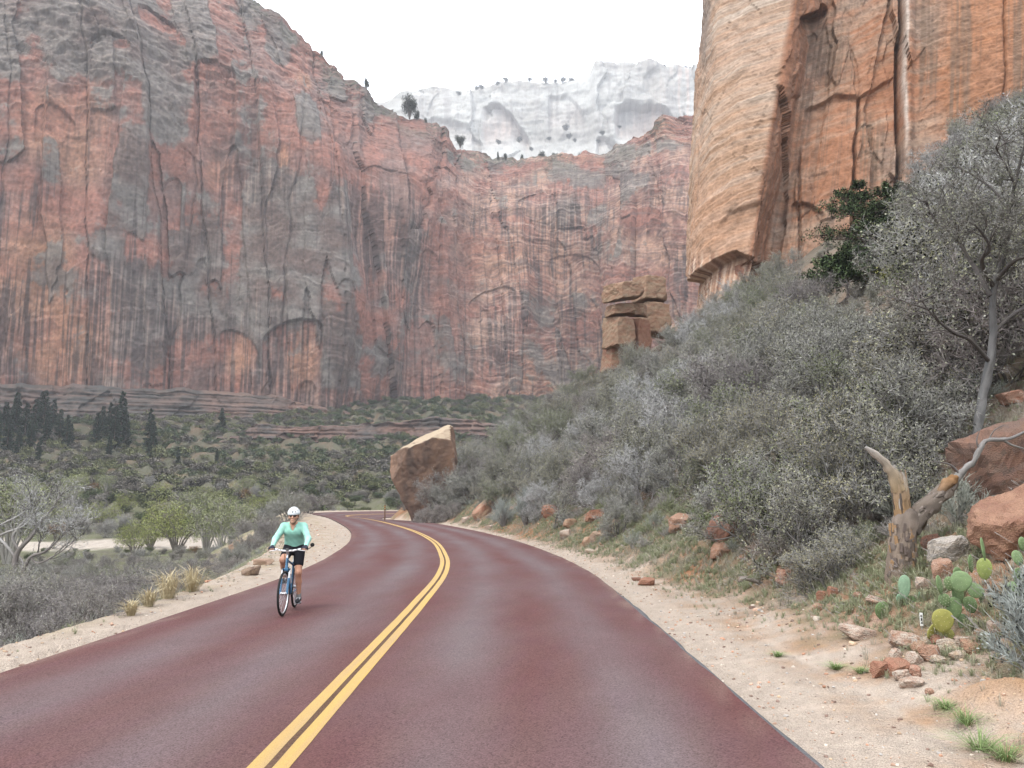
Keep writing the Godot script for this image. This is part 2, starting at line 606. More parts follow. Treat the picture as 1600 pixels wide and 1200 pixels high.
# ---------------------------------------------------------------- cliffs
# columns: [px at foot, py at foot, metres to foot, px at top, py at top, metres to top], left to right
func cliff(called: String, cs: Array, nu: int, nv: int, v0: float, prof: Array, relief: Callable, tint: Callable, mt: Material, caps: Array, u_even := false) -> MeshInstance3D:
	var foot := PackedVector3Array()
	var top := PackedVector3Array()
	var px := PackedVector2Array()
	var py := PackedVector2Array()
	var lens := PackedFloat32Array([0.0])
	for i in range(1, cs.size()):
		var a: Array = cs[i - 1]
		var b: Array = cs[i]
		var l: float = absf(b[0] - a[0])
		if u_even: l = at(a[0], a[1], a[2]).distance_to(at(b[0], b[1], b[2]))
		lens.append(lens[-1] + l)
	var seg := 0
	for i in nu:
		var q := lens[-1] * i / (nu - 1)
		while seg < cs.size() - 2 and q > lens[seg + 1]: seg += 1
		var t := (q - lens[seg]) / maxf(lens[seg + 1] - lens[seg], 1e-4)
		var a: Array = cs[seg]
		var b: Array = cs[seg + 1]
		var f := []
		for k in 6: f.append(lerpf(a[k], b[k], t))
		foot.append(at(f[0], f[1], f[2]))
		top.append(at(f[3], f[4], f[5]))
		px.append(Vector2(f[0], f[3]))
		py.append(Vector2(f[1], f[4]))
	var us := PackedFloat32Array([0.0])
	var out := PackedVector3Array()
	for i in nu:
		if i: us.append(us[-1] + Vector2(foot[i].x - foot[i - 1].x, foot[i].z - foot[i - 1].z).length())
		var w := 4
		var e := foot[mini(i + w, nu - 1)] - foot[maxi(i - w, 0)]
		out.append(Vector3(-e.z, 0, e.x).normalized())
	var pts := PackedVector3Array()
	var cols := PackedColorArray()
	for j in nv:
		var v := lerpf(v0, 1.0, j / float(nv - 1))
		var pr := along(prof, v)
		for i in nu:
			var b := foot[i]
			var t := top[i]
			var p := Vector3(lerpf(b.x, t.x, pr), lerpf(b.y, t.y, v), lerpf(b.z, t.z, pr))
			var x := lerpf(px[i].x, px[i].y, v)
			var y := lerpf(py[i].x, py[i].y, v)
			var r: Vector3 = relief.call(us[i], p.y, x, y, v)
			p += out[i] * r.x
			p.y += r.y
			pts.append(p)
			cols.append(tint.call(us[i], p.y, x, y, r))
	var rows := nv
	for cp in caps:          # [metres further back, metres higher]
		rows += 1
		for i in nu:
			var p: Vector3 = pts[(nv - 1) * nu + i] - out[i] * cp[0] + Vector3(0, cp[1], 0)
			pts.append(p)
			cols.append(cols[(nv - 1) * nu + i])
	var mb := MB.new()
	mb.grid(pts, cols, nu, rows)
	return part(called, mb.mesh(mt), self)

func blob(x: float, y: float, cx: float, cy: float, rx: float, ry: float) -> float:
	var q := (x - cx) * (x - cx) / (rx * rx) + (y - cy) * (y - cy) / (ry * ry)
	return maxf(0.0, 1.0 - q)

# arch shaped hollow: [px, py of crown, half width, height, metres deep]
const ARCHES := [[318, 168, 36, 170, 3.4, 0.25], [254, 342, 15, 70, 2.0, -0.3], [62, 256, 36, 40, 2.0, 0.6], [150, 152, 34, 20, 2.4, 0.4], [228, 76, 30, 30, 4.5, 0.8],
	[452, 530, 46, 90, 2.4, -0.25], [478, 602, 15, 18, 2.2, 0.0], [600, 312, 30, 150, 1.6, 0.5], [668, 430, 16, 110, 1.2, 0.4], [770, 486, 34, 80, 1.6, -0.3], [512, 196, 22, 130, 2.2, 0.5], [372, 540, 30, 70, 1.6, 0.9], [690, 300, 26, 40, 1.6, 0.4], [900, 440, 40, 50, 1.6, 0.3], [840, 340, 30, 30, 1.8, -0.4]]
# desert varnish: [px, py, rx, ry, how much]
const VARNISH := [[40, 110, 190, 130, 1.0], [170, 60, 140, 120, 0.7], [330, 40, 130, 90, 0.55], [255, 130, 120, 60, 0.7], [430, 70, 90, 70, 0.6], [560, 160, 70, 40, 0.5], [430, 115, 26, 45, 1.1], [245, 230, 50, 80, 1.2], [478, 250, 36, 60, 1.3], [330, 290, 40, 40, 0.7], [190, 330, 40, 50, 0.9], [420, 380, 70, 60, 1.1],
	[520, 400, 32, 45, 1.3], [440, 440, 90, 60, 1.0], [300, 420, 70, 70, 0.9], [300, 520, 110, 60, 0.9], [460, 545, 70, 60, 0.9], [60, 470, 60, 40, 0.8], [220, 520, 60, 80, 0.8], [140, 420, 40, 60, 0.6], [520, 560, 40, 70, 1.0], [640, 420, 50, 30, 0.6], [600, 570, 60, 40, 0.5], [860, 590, 80, 40, 0.6],
	[760, 270, 90, 30, 0.7], [900, 300, 110, 40, 0.6], [850, 520, 70, 60, 0.7], [1000, 250, 90, 30, 0.7], [1000, 330, 90, 30, 0.5], [860, 370, 60, 20, 0.6], [620, 180, 80, 40, 0.6], [160, 170, 120, 60, 0.8], [370, 200, 40, 60, 0.4], [420, 490, 170, 120, 0.5], [240, 450, 110, 160, 0.35], [320, 580, 190, 60, 0.3], [700, 560, 140, 60, 0.3], [570, 600, 80, 30, 0.4]]
# the freshest, most orange faces
const FRESH := [[45, 480, 80, 110, 1.0], [110, 300, 60, 90, 0.6], [110, 560, 70, 60, 1.0], [40, 280, 60, 60, 0.6], [430, 318, 12, 22, 1.2], [470, 165, 20, 30, 0.7], [375, 570, 26, 40, 0.8], [470, 575, 30, 45, 0.8], [860, 600, 80, 40, 0.8], [820, 440, 120, 60, 0.5], [330, 330, 30, 30, 0.5], [1030, 210, 40, 30, 0.7], [930, 260, 60, 20, 0.5]]

func wall_relief(u: float, y: float, px: float, py: float, v: float) -> Vector3:
	var w1: float = nz.w1.get_noise_2d(u, y)
	var w2: float = nz.w1.get_noise_2d(u + 500.0, y)
	var big: float = nz.w_big.get_noise_2d(u, y * 0.3) * 20.0
	var upper := sm(330.0, 150.0, py)
	var calm := sm(620, 760, px) * sm(420, 300, py)
	# upright joints cut the wall into pilasters, and those into narrower ribs
	var ju := u + w1 * 1.6 + 0.05 * y
	var j1: float = nz.w_joint.get_noise_2d(ju / 30.0, (y + w2 * 30.0) / 420.0)
	var j2: float = nz.w_joint.get_noise_2d(ju / 10.0 + 40.0, (y + w2 * 20.0) / 80.0)
	var g1: float = nz.w_jedge.get_noise_2d(ju / 30.0, (y + w2 * 30.0) / 420.0) + 1.0
	var r := big + j1 * 3.4 * (1.0 - 0.7 * calm) + j2 * 1.5 * (1.0 - 0.5 * calm) - sm(0.035, 0.0, g1) * 1.6 * (1.0 - calm)
	# beds: small overhanging steps that run along the wall, strong in the back and on top
	var tilt := y + 0.04 * u + w1 * 9.0
	var b1 := tilt / 11.0 + w2 * 0.8
	var b2 := tilt / 3.7 + w1 * 1.5
	var mask: float = nz.w_big.get_noise_2d(u * 1.6 + 90.0, y * 5.0) + 0.25
	var bedding := clampf(mask, 0.0, 0.6) + 0.9 * upper + 0.8 * calm + 0.35 * sm(700, 800, px)
	r += (b1 - floorf(b1) - 0.5) * 1.5 * bedding + (b2 - floorf(b2) - 0.5) * 0.55 * bedding
	var rough: float = nz.w_rough.get_noise_2d(u, y)
	r += rough * (0.9 + 1.3 * upper + 0.6 * calm)
	r -= upper * 3.5 * absf(nz.w1.get_noise_2d(u * 1.7 + 60.0, y * 2.6))
	var hol := 0.0
	for a in ARCHES:
		var q: float = (px - a[0]) / a[2]
		if absf(q) < 1.0 and py > a[1] - 8.0 and py < a[1] + a[3] + 20.0:
			var rim: float = a[1] + 14.0 * absf(q * q * q) + a[5] * a[2] * 0.5 * q + w1 * 5.0
			hol = maxf(hol, sm(rim, rim + 1.5, py) * sm(a[1] + a[3] + 20.0, a[1] + a[3] * 0.3, py) * sm(1.0, 0.94, absf(q)) * a[4])
	r -= hol
	var ridge := rough * 0.0 + float(nz.w_rough.get_noise_2d(u * 0.5, 900.0)) * 6.0 + float(nz.w1.get_noise_2d(u * 2.0, 10.0)) * 4.0
	return Vector3(r, ridge * sm(0.9, 1.0, v), j2 * 0.6 + j1 * 0.4 + 10.0 * floorf(hol * 2.0) + 1000.0)

func wall_tint(u: float, y: float, px: float, py: float, r: Vector3) -> Color:
	var code := r.z - 1000.0
	var hol := floorf((code + 2.0) / 10.0) / 2.0
	var plate := code - 20.0 * hol
	var m: float = nz.w1.get_noise_2d(u * 1.4, y * 1.4 + 200.0)
	var f: float = nz.w_rough.get_noise_2d(u * 1.7, y * 0.9)
	var fine: float = nz.w_rough.get_noise_2d(u * 5.0, y * 3.0)
	var back := sm(640, 800, px)
	var col := Color(0.285, 0.132, 0.10).lerp(Color(0.225, 0.14, 0.12), clampf(0.45 + m * 1.6, 0, 1))
	col = col.lerp(Color(0.44, 0.265, 0.19), clampf(0.7 * back * (0.4 + m * 1.4 + f), 0, 1))
	var fresh := 0.0
	for b in FRESH: fresh += blob(px, py, b[0], b[1], b[2], b[3]) * b[4]
	col = col.lerp(Color(0.43, 0.22, 0.135), clampf(fresh * (0.8 + m), 0, 1))
	var cover := -0.30
	for b in VARNISH: cover += blob(px, py, b[0], b[1], b[2], b[3]) * b[4]
	cover += m * 0.6 + f * 0.3 + fine * 0.25 + plate * 0.55 - 0.9 * minf(hol, 1.0)
	var grey := Color(0.115, 0.095, 0.085).lerp(Color(0.178, 0.168, 0.152), clampf(0.5 + m * 2.0 + sm(400, 200, py) * 0.4 - sm(380, 460, py) * 0.3, 0, 1))
	col = col.lerp(grey, sm(0.06, 0.30, cover) * 0.85)
	# run-off streaks
	var wet: float = nz.w1.get_noise_2d(u * 0.5 + 900.0, y * 0.35)
	var st: float = nz.w_streak.get_noise_2d(u * 0.4, y * 0.01) + 0.7 * nz.w_streak.get_noise_2d(u * 1.3 + 50.0, y * 0.02)
	var low := sm(250, 400, py)
	col = col.lerp(Color(0.085, 0.065, 0.062), clampf(sm(0.1, 0.5, st + wet * 1.5 - 0.05) * (0.25 + 0.55 * low), 0, 1))
	col = col.lerp(Color(0.50, 0.35, 0.28), clampf(sm(0.3, 0.8, -st + wet * 1.2 - 0.1) * 0.3 * low, 0, 1))
	# bedding colours
	var tilt := y + 0.04 * u + float(nz.w1.get_noise_2d(u, y)) * 9.0
	var bed: float = nz.w_bed.get_noise_2d(u * 0.012 + 9.0, tilt * 0.45)
	var bw := 0.25 + 0.5 * back + 0.35 * sm(300, 150, py)
	col = col.lerp(Color(0.45, 0.36, 0.31), sm(0.12, 0.4, bed) * bw * 0.5)
	col = col.lerp(Color(0.12, 0.095, 0.09), sm(0.12, 0.4, -bed) * bw * 0.7)
	# thin brush along the rim
	if py < 330.0 and px > 380.0:
		var rim := along([[380, -20], [480, 70], [545, 118], [620, 165], [720, 228], [800, 246], [930, 240], [1060, 185], [1100, 180]], px)
		col = col.lerp(Color(0.10, 0.10, 0.07), sm(0.1, 0.3, fine + 0.6 * m) * sm(80.0, 10.0, py - rim) * 0.85)
	return col * (0.95 + 0.25 * f + 0.34 * fine)

func tower_relief(u: float, y: float, px: float, py: float, v: float) -> Vector3:
	var wx: float = nz.b1.get_noise_2d(u, y)
	var r: float = nz.b_big.get_noise_2d(u, y * 0.6) * 0.9
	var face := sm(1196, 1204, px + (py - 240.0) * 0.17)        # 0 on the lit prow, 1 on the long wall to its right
	# cross bedding climbs to the right in thin broken steps
	var t := y - 0.36 * u + wx * 0.8
	var s1 := t / 1.9 + wx * 0.5
	var s2 := (y - 0.26 * u + wx * 0.4) / 0.55
	var broken := clampf(float(nz.b_big.get_noise_2d(u * 2.0 + 50.0, y * 4.0)) * 2.0 + 0.4, 0.0, 1.0)
	r += ((s1 - floorf(s1)) * 0.22 * broken + (s2 - floorf(s2)) * 0.07) * lerpf(1.0, 0.35, face) * sm(10.0, 30.0, absf(px + (py - 240.0) * 0.17 - 1218.0))
	var jx := u + wx * 0.8 + 0.1 * y
	var c1: float = nz.w_cell.get_noise_2d(jx / 6.0, (y + wx * 5.0) / 26.0)
	var c2: float = nz.w_cell.get_noise_2d(jx / 2.4 + 30.0, (y + wx * 2.0 - 0.3 * u) / 6.0)
	r += c1 * 0.8 * lerpf(0.25, 1.0, face) * sm(1440, 1400, px) + c2 * 0.22 * sm(1500, 1400, px) * lerpf(0.6, 1.0, face)
	r += nz.b_rough.get_noise_2d(u, y) * lerpf(0.14, 0.2, face)
	# undercut below the prow and the broken flake above it
	var lip := along([[1050, 455], [1070, 440], [1090, 428], [1120, 412], [1150, 400], [1180, 408], [1210, 420]], px) + wx * 4.0
	r -= sm(lip - 1.0, lip + 3.0, py) * 2.2 * sm(1215, 1180, px) * (1.0 - 0.4 * sm(lip, lip + 60.0, py))
	var lip2 := along([[1120, 370], [1140, 345], [1170, 335], [1185, 330]], px) + wx * 5.0
	r -= sm(lip2, lip2 + 6.0, py) * sm(lip2 + 60, lip2 + 20, py) * 0.5 * sm(1115, 1135, px) * sm(1200, 1180, px)
	# block roof near the top
	var q := (px - 1268.0) / 26.0
	if absf(q) < 1.0 and py > 0.0 and py < 130.0:
		var rf := 36.0 - 9.0 * q + 2.0 * wx
		r += sm(rf - 50.0, rf, py) * sm(rf + 1.0, rf - 1.0, py) * 1.3 * sm(1.0, 0.5, absf(q))
		r -= sm(rf, rf + 2.0, py) * sm(rf + 34.0 - 22.0 * q, rf + 2.0, py) * 1.4 * sm(1.0, 0.6, absf(q))
	# roofs and ledges of the long wall
	var lg := along([[1215, 225], [1260, 190], [1300, 170], [1340, 165], [1380, 140], [1400, 130]], px) + wx * 5.0
	r -= sm(lg, lg + 3.0, py) * sm(lg + 70.0, lg + 20.0, py) * 0.8 * sm(1248, 1264, px) * sm(1405, 1390, px)
	var lh := along([[1200, 350], [1225, 340], [1240, 328], [1262, 330], [1290, 345]], px) + wx * 2.0
	r -= sm(lh, lh + 2.0, py) * sm(lh + 60.0, lh + 20.0, py) * 0.7 * sm(1232, 1240, px) * sm(1290, 1280, px)
	# the deep vertical crack and its neighbours
	var cr := 1405.0 + 2.0 * wx - (py - 100.0) * 0.008
	r -= sm(5.0, 1.0, absf(px - cr)) * 2.6
	r += sm(3.0, 8.0, px - cr) * sm(26.0, 14.0, px - cr) * 0.9
	var cr2 := 1338.0 + 9.0 * wx + (py - 200.0) * -0.06
	r -= sm(4.0, 1.0, absf(px - cr2)) * 1.2 * sm(150, 190, py)
	var cr3 := 1245.0 + 4.0 * wx + (py - 200.0) * 0.02
	r -= sm(2.5, 0.5, absf(px - cr3)) * 0.8 * sm(240, 280, py)
	r -= sm(2.5, 0.5, absf(px - 1570.0 - 5.0 * wx)) * 0.9
	return Vector3(r, 0.0, face)

func tower_tint(u: float, y: float, px: float, py: float, r: Vector3) -> Color:
	var face := r.z
	var m: float = nz.b1.get_noise_2d(u * 0.6, y * 0.5 + 100.0)
	var f: float = nz.b_rough.get_noise_2d(u * 1.3, y * 1.3)
	var wx: float = nz.b1.get_noise_2d(u, y)
	var t := y - 0.24 * u + wx * 0.6
	var bed: float = nz.b_bed.get_noise_2d(u * 0.05, t * 1.1)
	var fine: float = nz.b_bed.get_noise_2d(u * 0.08, (y - 0.2 * u) * 4.0)
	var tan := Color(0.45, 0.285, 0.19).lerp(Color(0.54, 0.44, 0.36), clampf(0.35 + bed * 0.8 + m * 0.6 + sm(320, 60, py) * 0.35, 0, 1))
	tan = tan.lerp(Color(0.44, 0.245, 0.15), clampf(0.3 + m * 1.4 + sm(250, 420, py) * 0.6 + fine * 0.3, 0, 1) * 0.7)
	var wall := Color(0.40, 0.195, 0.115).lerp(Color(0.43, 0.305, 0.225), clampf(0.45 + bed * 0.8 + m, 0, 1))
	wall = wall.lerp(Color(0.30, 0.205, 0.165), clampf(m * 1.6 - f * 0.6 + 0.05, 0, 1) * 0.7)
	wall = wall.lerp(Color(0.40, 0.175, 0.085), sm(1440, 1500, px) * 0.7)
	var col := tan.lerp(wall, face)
	# re-entrant: a fresher, redder break, darkened to paint its shade into the colour
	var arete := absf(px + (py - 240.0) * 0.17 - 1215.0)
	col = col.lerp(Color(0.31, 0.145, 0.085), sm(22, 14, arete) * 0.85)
	var st: float = nz.w_streak.get_noise_2d(u * 1.6, y * 0.03) + 0.5 * nz.w_streak.get_noise_2d(u * 5.0 + 9.0, y * 0.06)
	var wet: float = nz.b1.get_noise_2d(u * 0.5 + 70.0, y * 0.25)
	col = col.lerp(Color(0.17, 0.125, 0.10), clampf(sm(0.05, 0.6, st + wet) * (0.12 + 0.30 * face), 0, 1))
	# brown-black sheets of varnish right of the crack
	for b in [[1450, 40, 26, 150], [1500, 120, 22, 160], [1595, 60, 14, 220], [1360, 250, 30, 80], [1300, 110, 40, 60]]:
		col = col.lerp(Color(0.21, 0.145, 0.105), clampf(blob(px, py, b[0], b[1], b[2], b[3]) * 1.2 * (0.6 + st), 0, 0.75))
	# pale calcite runs
	col = col.lerp(Color(0.62, 0.52, 0.45), sm(5.0, 1.0, absf(px - 1413.0 - 3.0 * wx)) * sm(280, 180, py) * 0.9)
	var low := sm(395, 425, py) * sm(1240, 1190, px)
	col = col.lerp(Color(0.60, 0.44, 0.34), low * sm(0.05, 0.4, st))
	col = col.lerp(Color(0.20, 0.11, 0.085), low * sm(0.05, 0.45, -st))
	col = col.lerp(Color(0.2, 0.16, 0.145), sm(1115, 1098, px) * sm(160, 60, py) * 0.7)
	return col * (0.97 + 0.24 * f + 0.14 * fine)

func white_relief(u: float, y: float, px: float, py: float, v: float) -> Vector3:
	var wx: float = nz.w1.get_noise_2d(u * 0.25, y * 0.25)
	var r: float = nz.w_big.get_noise_2d(u * 0.3, y * 0.15) * 45.0 + nz.w_rough.get_noise_2d(u * 0.25, y * 0.2) * 9.0
	r += nz.w_bed.get_noise_2d(u * 0.004, (y + 8.0 * wx) * 0.09) * 2.2
	r += nz.w_cell.get_noise_2d(u / 50.0 + wx, y / 190.0) * 7.0
	var a := 0.0
	for h in [[1018, 164, 62, 34, 30.0], [792, 165, 40, 46, 20.0], [955, 208, 26, 22, 18.0], [715, 190, 55, 30, 12.0], [885, 150, 30, 30, 10.0]]:
		var q: float = (px - h[0]) / h[2]
		if absf(q) < 1.0:
			var rim: float = h[1] + h[3] * (0.45 * q * q + 0.55 * q) + 7.0 * wx + 5.0 * nz.w_rough.get_noise_2d(u * 0.3, 7.0)
			a = maxf(a, sm(rim, rim + 4.0, py) * sm(h[1] + h[3] * 1.6, h[1] + h[3] * 0.7, py) * sm(1.0, 0.8, absf(q)) * h[4])
	r -= a
	var ridge: float = nz.w_rough.get_noise_2d(u * 0.2, 300.0) * 8.0
	return Vector3(r, ridge * sm(0.93, 1.0, v), a)

func white_tint(u: float, y: float, px: float, py: float, r: Vector3) -> Color:
	var m: float = nz.w1.get_noise_2d(u * 0.3, y * 0.3 + 400.0)
	var f: float = nz.w_rough.get_noise_2d(u * 0.4, y * 0.4)
	var bed: float = nz.w_bed.get_noise_2d(u * 0.003 + 40.0, (y + 15.0 * m) * 0.1)
	var col := Color(0.45, 0.445, 0.42).lerp(Color(0.355, 0.335, 0.305), clampf(0.4 + m + bed, 0, 1))
	col = col.lerp(Color(0.46, 0.34, 0.29), clampf(r.z * 0.04, 0, 0.75) * (0.6 + m))
	var st: float = nz.w_streak.get_noise_2d(u * 0.10, y * 0.003) + 0.5 * nz.w_streak.get_noise_2d(u * 0.3, y * 0.006)
	col = col.lerp(Color(0.28, 0.26, 0.25), sm(0.1, 0.5, st + m * 0.5 + 0.02 * r.z) * 0.6 * sm(230, 190, py))
	col = col.lerp(Color(0.52, 0.36, 0.30), sm(0.05, 0.4, -st) * 0.5 * sm(1000, 1090, px))
	col = col.lerp(Color(0.50, 0.495, 0.47), sm(190, 225, py) * 0.7)
	return col * (0.96 + 0.16 * f)

func ledge_relief(u: float, y: float, px: float, py: float, v: float) -> Vector3:
	var r: float = nz.w_big.get_noise_2d(u * 2.0, y) * 6.0 + nz.w_rough.get_noise_2d(u * 1.4, y * 1.4) * 1.3
	r += nz.w_bed.get_noise_2d(u * 0.006, y * 0.55) * 2.0 + nz.w_cell.get_noise_2d(u / 13.0, y / 14.0) * 1.4
	return Vector3(r, nz.w_rough.get_noise_2d(u * 0.6, 33.0) * 2.0 * sm(0.7, 1.0, v), 0)

func ledge_tint(u: float, y: float, px: float, py: float, r: Vector3) -> Color:
	var m: float = nz.w1.get_noise_2d(u * 2.0, y * 2.0)
	var bed: float = nz.w_bed.get_noise_2d(u * 0.01, y * 0.8)
	var col := Color(0.175, 0.105, 0.085).lerp(Color(0.085, 0.08, 0.076), clampf(0.45 + m + 0.5 * sm(420, 300, px), 0, 1))
	col = col.lerp(Color(0.27, 0.17, 0.13), clampf(bed * 1.8, 0, 1) * 0.5)
	return col.lerp(Color(0.085, 0.07, 0.06), clampf(-bed * 2.4 - 0.25, 0, 1) * 0.7)

func make_cliffs() -> void:
	noise("w1", 41, 0.022, 3)
	noise("w_big", 42, 0.010, 3)
	noise("w_rough", 43, 0.09, 4)
	noise("w_bed", 44, 1.0, 3)
	noise("w_streak", 45, 1.0, 2)
	cells("w_cell", 46, 1.0, FastNoiseLite.RETURN_CELL_VALUE)
	cells("w_edge", 46, 1.0, FastNoiseLite.RETURN_DISTANCE2_SUB)
	cells("w_joint", 47, 1.0, FastNoiseLite.RETURN_CELL_VALUE, 0.75)
	cells("w_jedge", 47, 1.0, FastNoiseLite.RETURN_DISTANCE2_SUB, 0.75)
	noise("b1", 51, 0.09, 3)
	noise("b_big", 52, 0.045, 2)
	noise("b_bed", 53, 0.55, 3)
	noise("b_rough", 54, 0.45, 4)
	var steep := [[-0.2, -0.04], [0.0, 0.0], [0.55, 0.14], [0.68, 0.26], [0.85, 0.66], [1.0, 1.0]]
	var w := [[-260, 600, 345, -260, -150, 430], [-100, 594, 372, -90, -140, 455], [40, 592, 398, 50, -130, 475], [150, 606, 412, 160, -110, 490], [300, 612, 428, 300, -60, 510], [390, 616, 440, 390, 0, 530], [440, 618, 446, 440, 36, 536], [480, 620, 450, 480, 72, 540], [520, 618, 456, 520, 94, 545], [545, 618, 466, 545, 118, 552],
		[565, 620, 476, 565, 140, 556], [600, 620, 488, 600, 160, 566], [640, 622, 500, 640, 182, 580], [680, 628, 515, 680, 205, 600], [720, 632, 528, 720, 228, 620], [780, 634, 540, 780, 245, 640], [850, 634, 548, 850, 249, 650], [900, 630, 548, 900, 246, 650], [950, 625, 540, 950, 236, 640], [1000, 620, 528, 1000, 214, 620], [1040, 620, 518, 1040, 194, 606], [1065, 620, 510, 1065, 183, 600], [1100, 620, 500, 1095, 178, 590], [1230, 620, 460, 1220, 172, 550]]
	var o := cliff("red_cliff", w, 960, 430, -0.08, steep, wall_relief, wall_tint, M.far_rock, [[25, 6], [90, 20], [220, 50]])
	tag(o, "huge dark red canyon wall with grey varnish filling the background on the left", "cliff", "", "structure")
	var t := [[1130, 490, 145, 1150, -160, 152], [1095, 480, 130, 1118, -160, 139], [1076, 466, 119, 1104, -160, 129], [1070, 458, 113, 1100, -160, 124], [1070, 450, 108, 1102, -160, 120], [1078, 452, 104.5, 1112, -160, 116], [1095, 458, 102, 1140, -160, 112], [1130, 458, 99.5, 1200, -160, 108], [1166, 452, 97.5, 1300, -160, 105], [1176, 450, 98.2, 1312, -160, 106], [1196, 448, 102.5, 1326, -160, 111], [1206, 446, 103.2, 1330, -160, 112], [1235, 430, 102.5, 1340, -160, 111], [1290, 395, 101.5, 1370, -160, 110], [1345, 350, 100.5, 1392, -160, 109], [1405, 320, 99.5, 1408, -160, 108], [1430, 305, 99, 1436, -160, 107.5], [1500, 270, 98, 1510, -160, 106], [1600, 240, 96, 1620, -160, 104], [1760, 215, 92, 1780, -160, 100]]
	for q in t:      # the columns were laid out up to 330 pixels above the frame; the wall stops at 160
		var k: float = (q[1] + 160.0) / (q[1] + 330.0)
		q[3] = lerpf(q[0], q[3], k)
		q[5] = lerpf(q[2], q[5], k)
		if q[0] < 1100.0: q[3] += 20.0 * (1100.0 - q[0]) / 30.0 if q[0] > 1070.0 else 20.0
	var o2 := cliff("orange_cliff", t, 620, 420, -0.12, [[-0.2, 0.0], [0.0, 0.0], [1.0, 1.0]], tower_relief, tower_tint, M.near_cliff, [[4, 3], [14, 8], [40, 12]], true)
	tag(o2, "tall tan and orange sandstone prow towering over the slope at top right", "cliff", "", "structure")
	var wc := [[480, 300, 1500, 480, 170, 1720], [600, 300, 1500, 600, 160, 1720], [640, 300, 1500, 655, 140, 1720], [680, 300, 1500, 682, 136, 1720], [720, 300, 1500, 730, 146, 1720], [740, 300, 1500, 742, 136, 1720], [800, 300, 1480, 802, 122, 1700], [830, 300, 1480, 832, 126, 1700], [880, 300, 1480, 880, 128, 1700], [915, 300, 1480, 918, 126, 1700], [925, 300, 1480, 928, 104, 1690], [970, 300, 1480, 970, 103, 1690], [1040, 300, 1470, 1040, 107, 1680], [1110, 300, 1460, 1110, 108, 1680], [1300, 300, 1440, 1300, 120, 1660]]
	var o3 := cliff("white_cliff", wc, 460, 150, -0.3, [[-0.3, -0.2], [0.0, 0.0], [0.35, 0.66], [0.45, 0.74], [1.0, 1.0]], white_relief, white_tint, M.far_rock, [[60, 5], [300, 20]])
	tag(o3, "pale white sandstone mesa in the gap between the red walls", "cliff", "", "structure")
	var l1 := [[-300, 700, 330, -300, 608, 338], [-100, 690, 350, -100, 606, 358], [60, 672, 372, 60, 604, 382], [180, 662, 388, 180, 606, 398], [320, 660, 404, 320, 614, 416], [430, 668, 420, 430, 622, 432], [500, 672, 432, 500, 636, 442], [560, 676, 438, 560, 652, 446]]
	var o4 := cliff("grey_cliff", l1, 330, 60, -0.6, [[-0.6, -0.1], [0.0, 0.0], [1.0, 1.0]], ledge_relief, ledge_tint, M.far_rock, [[8, 2], [20, 4]])
	tag(o4, "low grey rock band under the foot of the left wall", "cliff", "", "structure")
	var l2 := [[340, 700, 352, 340, 682, 358], [400, 700, 356, 400, 664, 364], [480, 702, 358, 480, 668, 366], [560, 706, 360, 560, 664, 368], [640, 704, 364, 640, 656, 372], [700, 700, 368, 700, 652, 376], [760, 700, 372, 760, 660, 380], [850, 700, 380, 850, 672, 386]]
	var o5 := cliff("red_ledge", l2, 300, 50, -0.8, [[-0.8, -0.2], [0.0, 0.0], [0.45, 0.3], [0.5, 0.6], [1.0, 1.0]], ledge_relief, ledge_tint, M.far_rock, [[10, 1], [30, -6]])
	tag(o5, "low ledges of thin red strata below the shrubby bench", "ledge", "", "structure")


# ---------------------------------------------------------------- plants
func rv(rng: RandomNumberGenerator) -> Vector3:
	return Vector3(rng.randfn(), rng.randfn(), rng.randfn()).normalized()

# a limb and all that grows from it; the last level carries a spray of fine twigs and buds
func grow(bm: MB, tm: MB, p: Vector3, dir: Vector3, length: float, rad: float, lev: int, o: Dictionary, rng: RandomNumberGenerator) -> void:
	var n := 4 if lev < 2 else 3
	var pts := PackedVector3Array([p])
	var rr := PackedFloat32Array([rad])
	var d := dir
	for i in n:
		d = (d + rv(rng) * o.wig + Vector3.UP * o.up).normalized()
		pts.append(pts[-1] + d * length / n)
		rr.append(rad * (1.0 - 0.5 * (i + 1) / n))
	var col: Color = o.bark
	var sides := 6 if lev == 0 else (4 if lev < 2 else 3)
	bm.tube(pts, rr, sides, col * rng.randf_range(0.85, 1.15), (col as Color).lerp(o.twig, 0.3 + 0.2 * lev), false)
	if lev >= o.levels:
		spray(tm, pts, o, rng)
		return
	var k: int = o.kids + (1 if rng.randf() < 0.5 else 0)
	for i in k:
		var q := rng.randf_range(0.4, 1.0) if i else 1.0
		var f := q * n
		var s := mini(int(f), n - 1)
		var b := pts[s].lerp(pts[s + 1], f - s)
		var nd: Vector3 = (d + rv(rng) * float(o.fork)).normalized()
		grow(bm, tm, b, nd, length * rng.randf_range(0.6, 0.85), maxf(rr[s + 1] * 0.75, 0.003), lev + 1, o, rng)

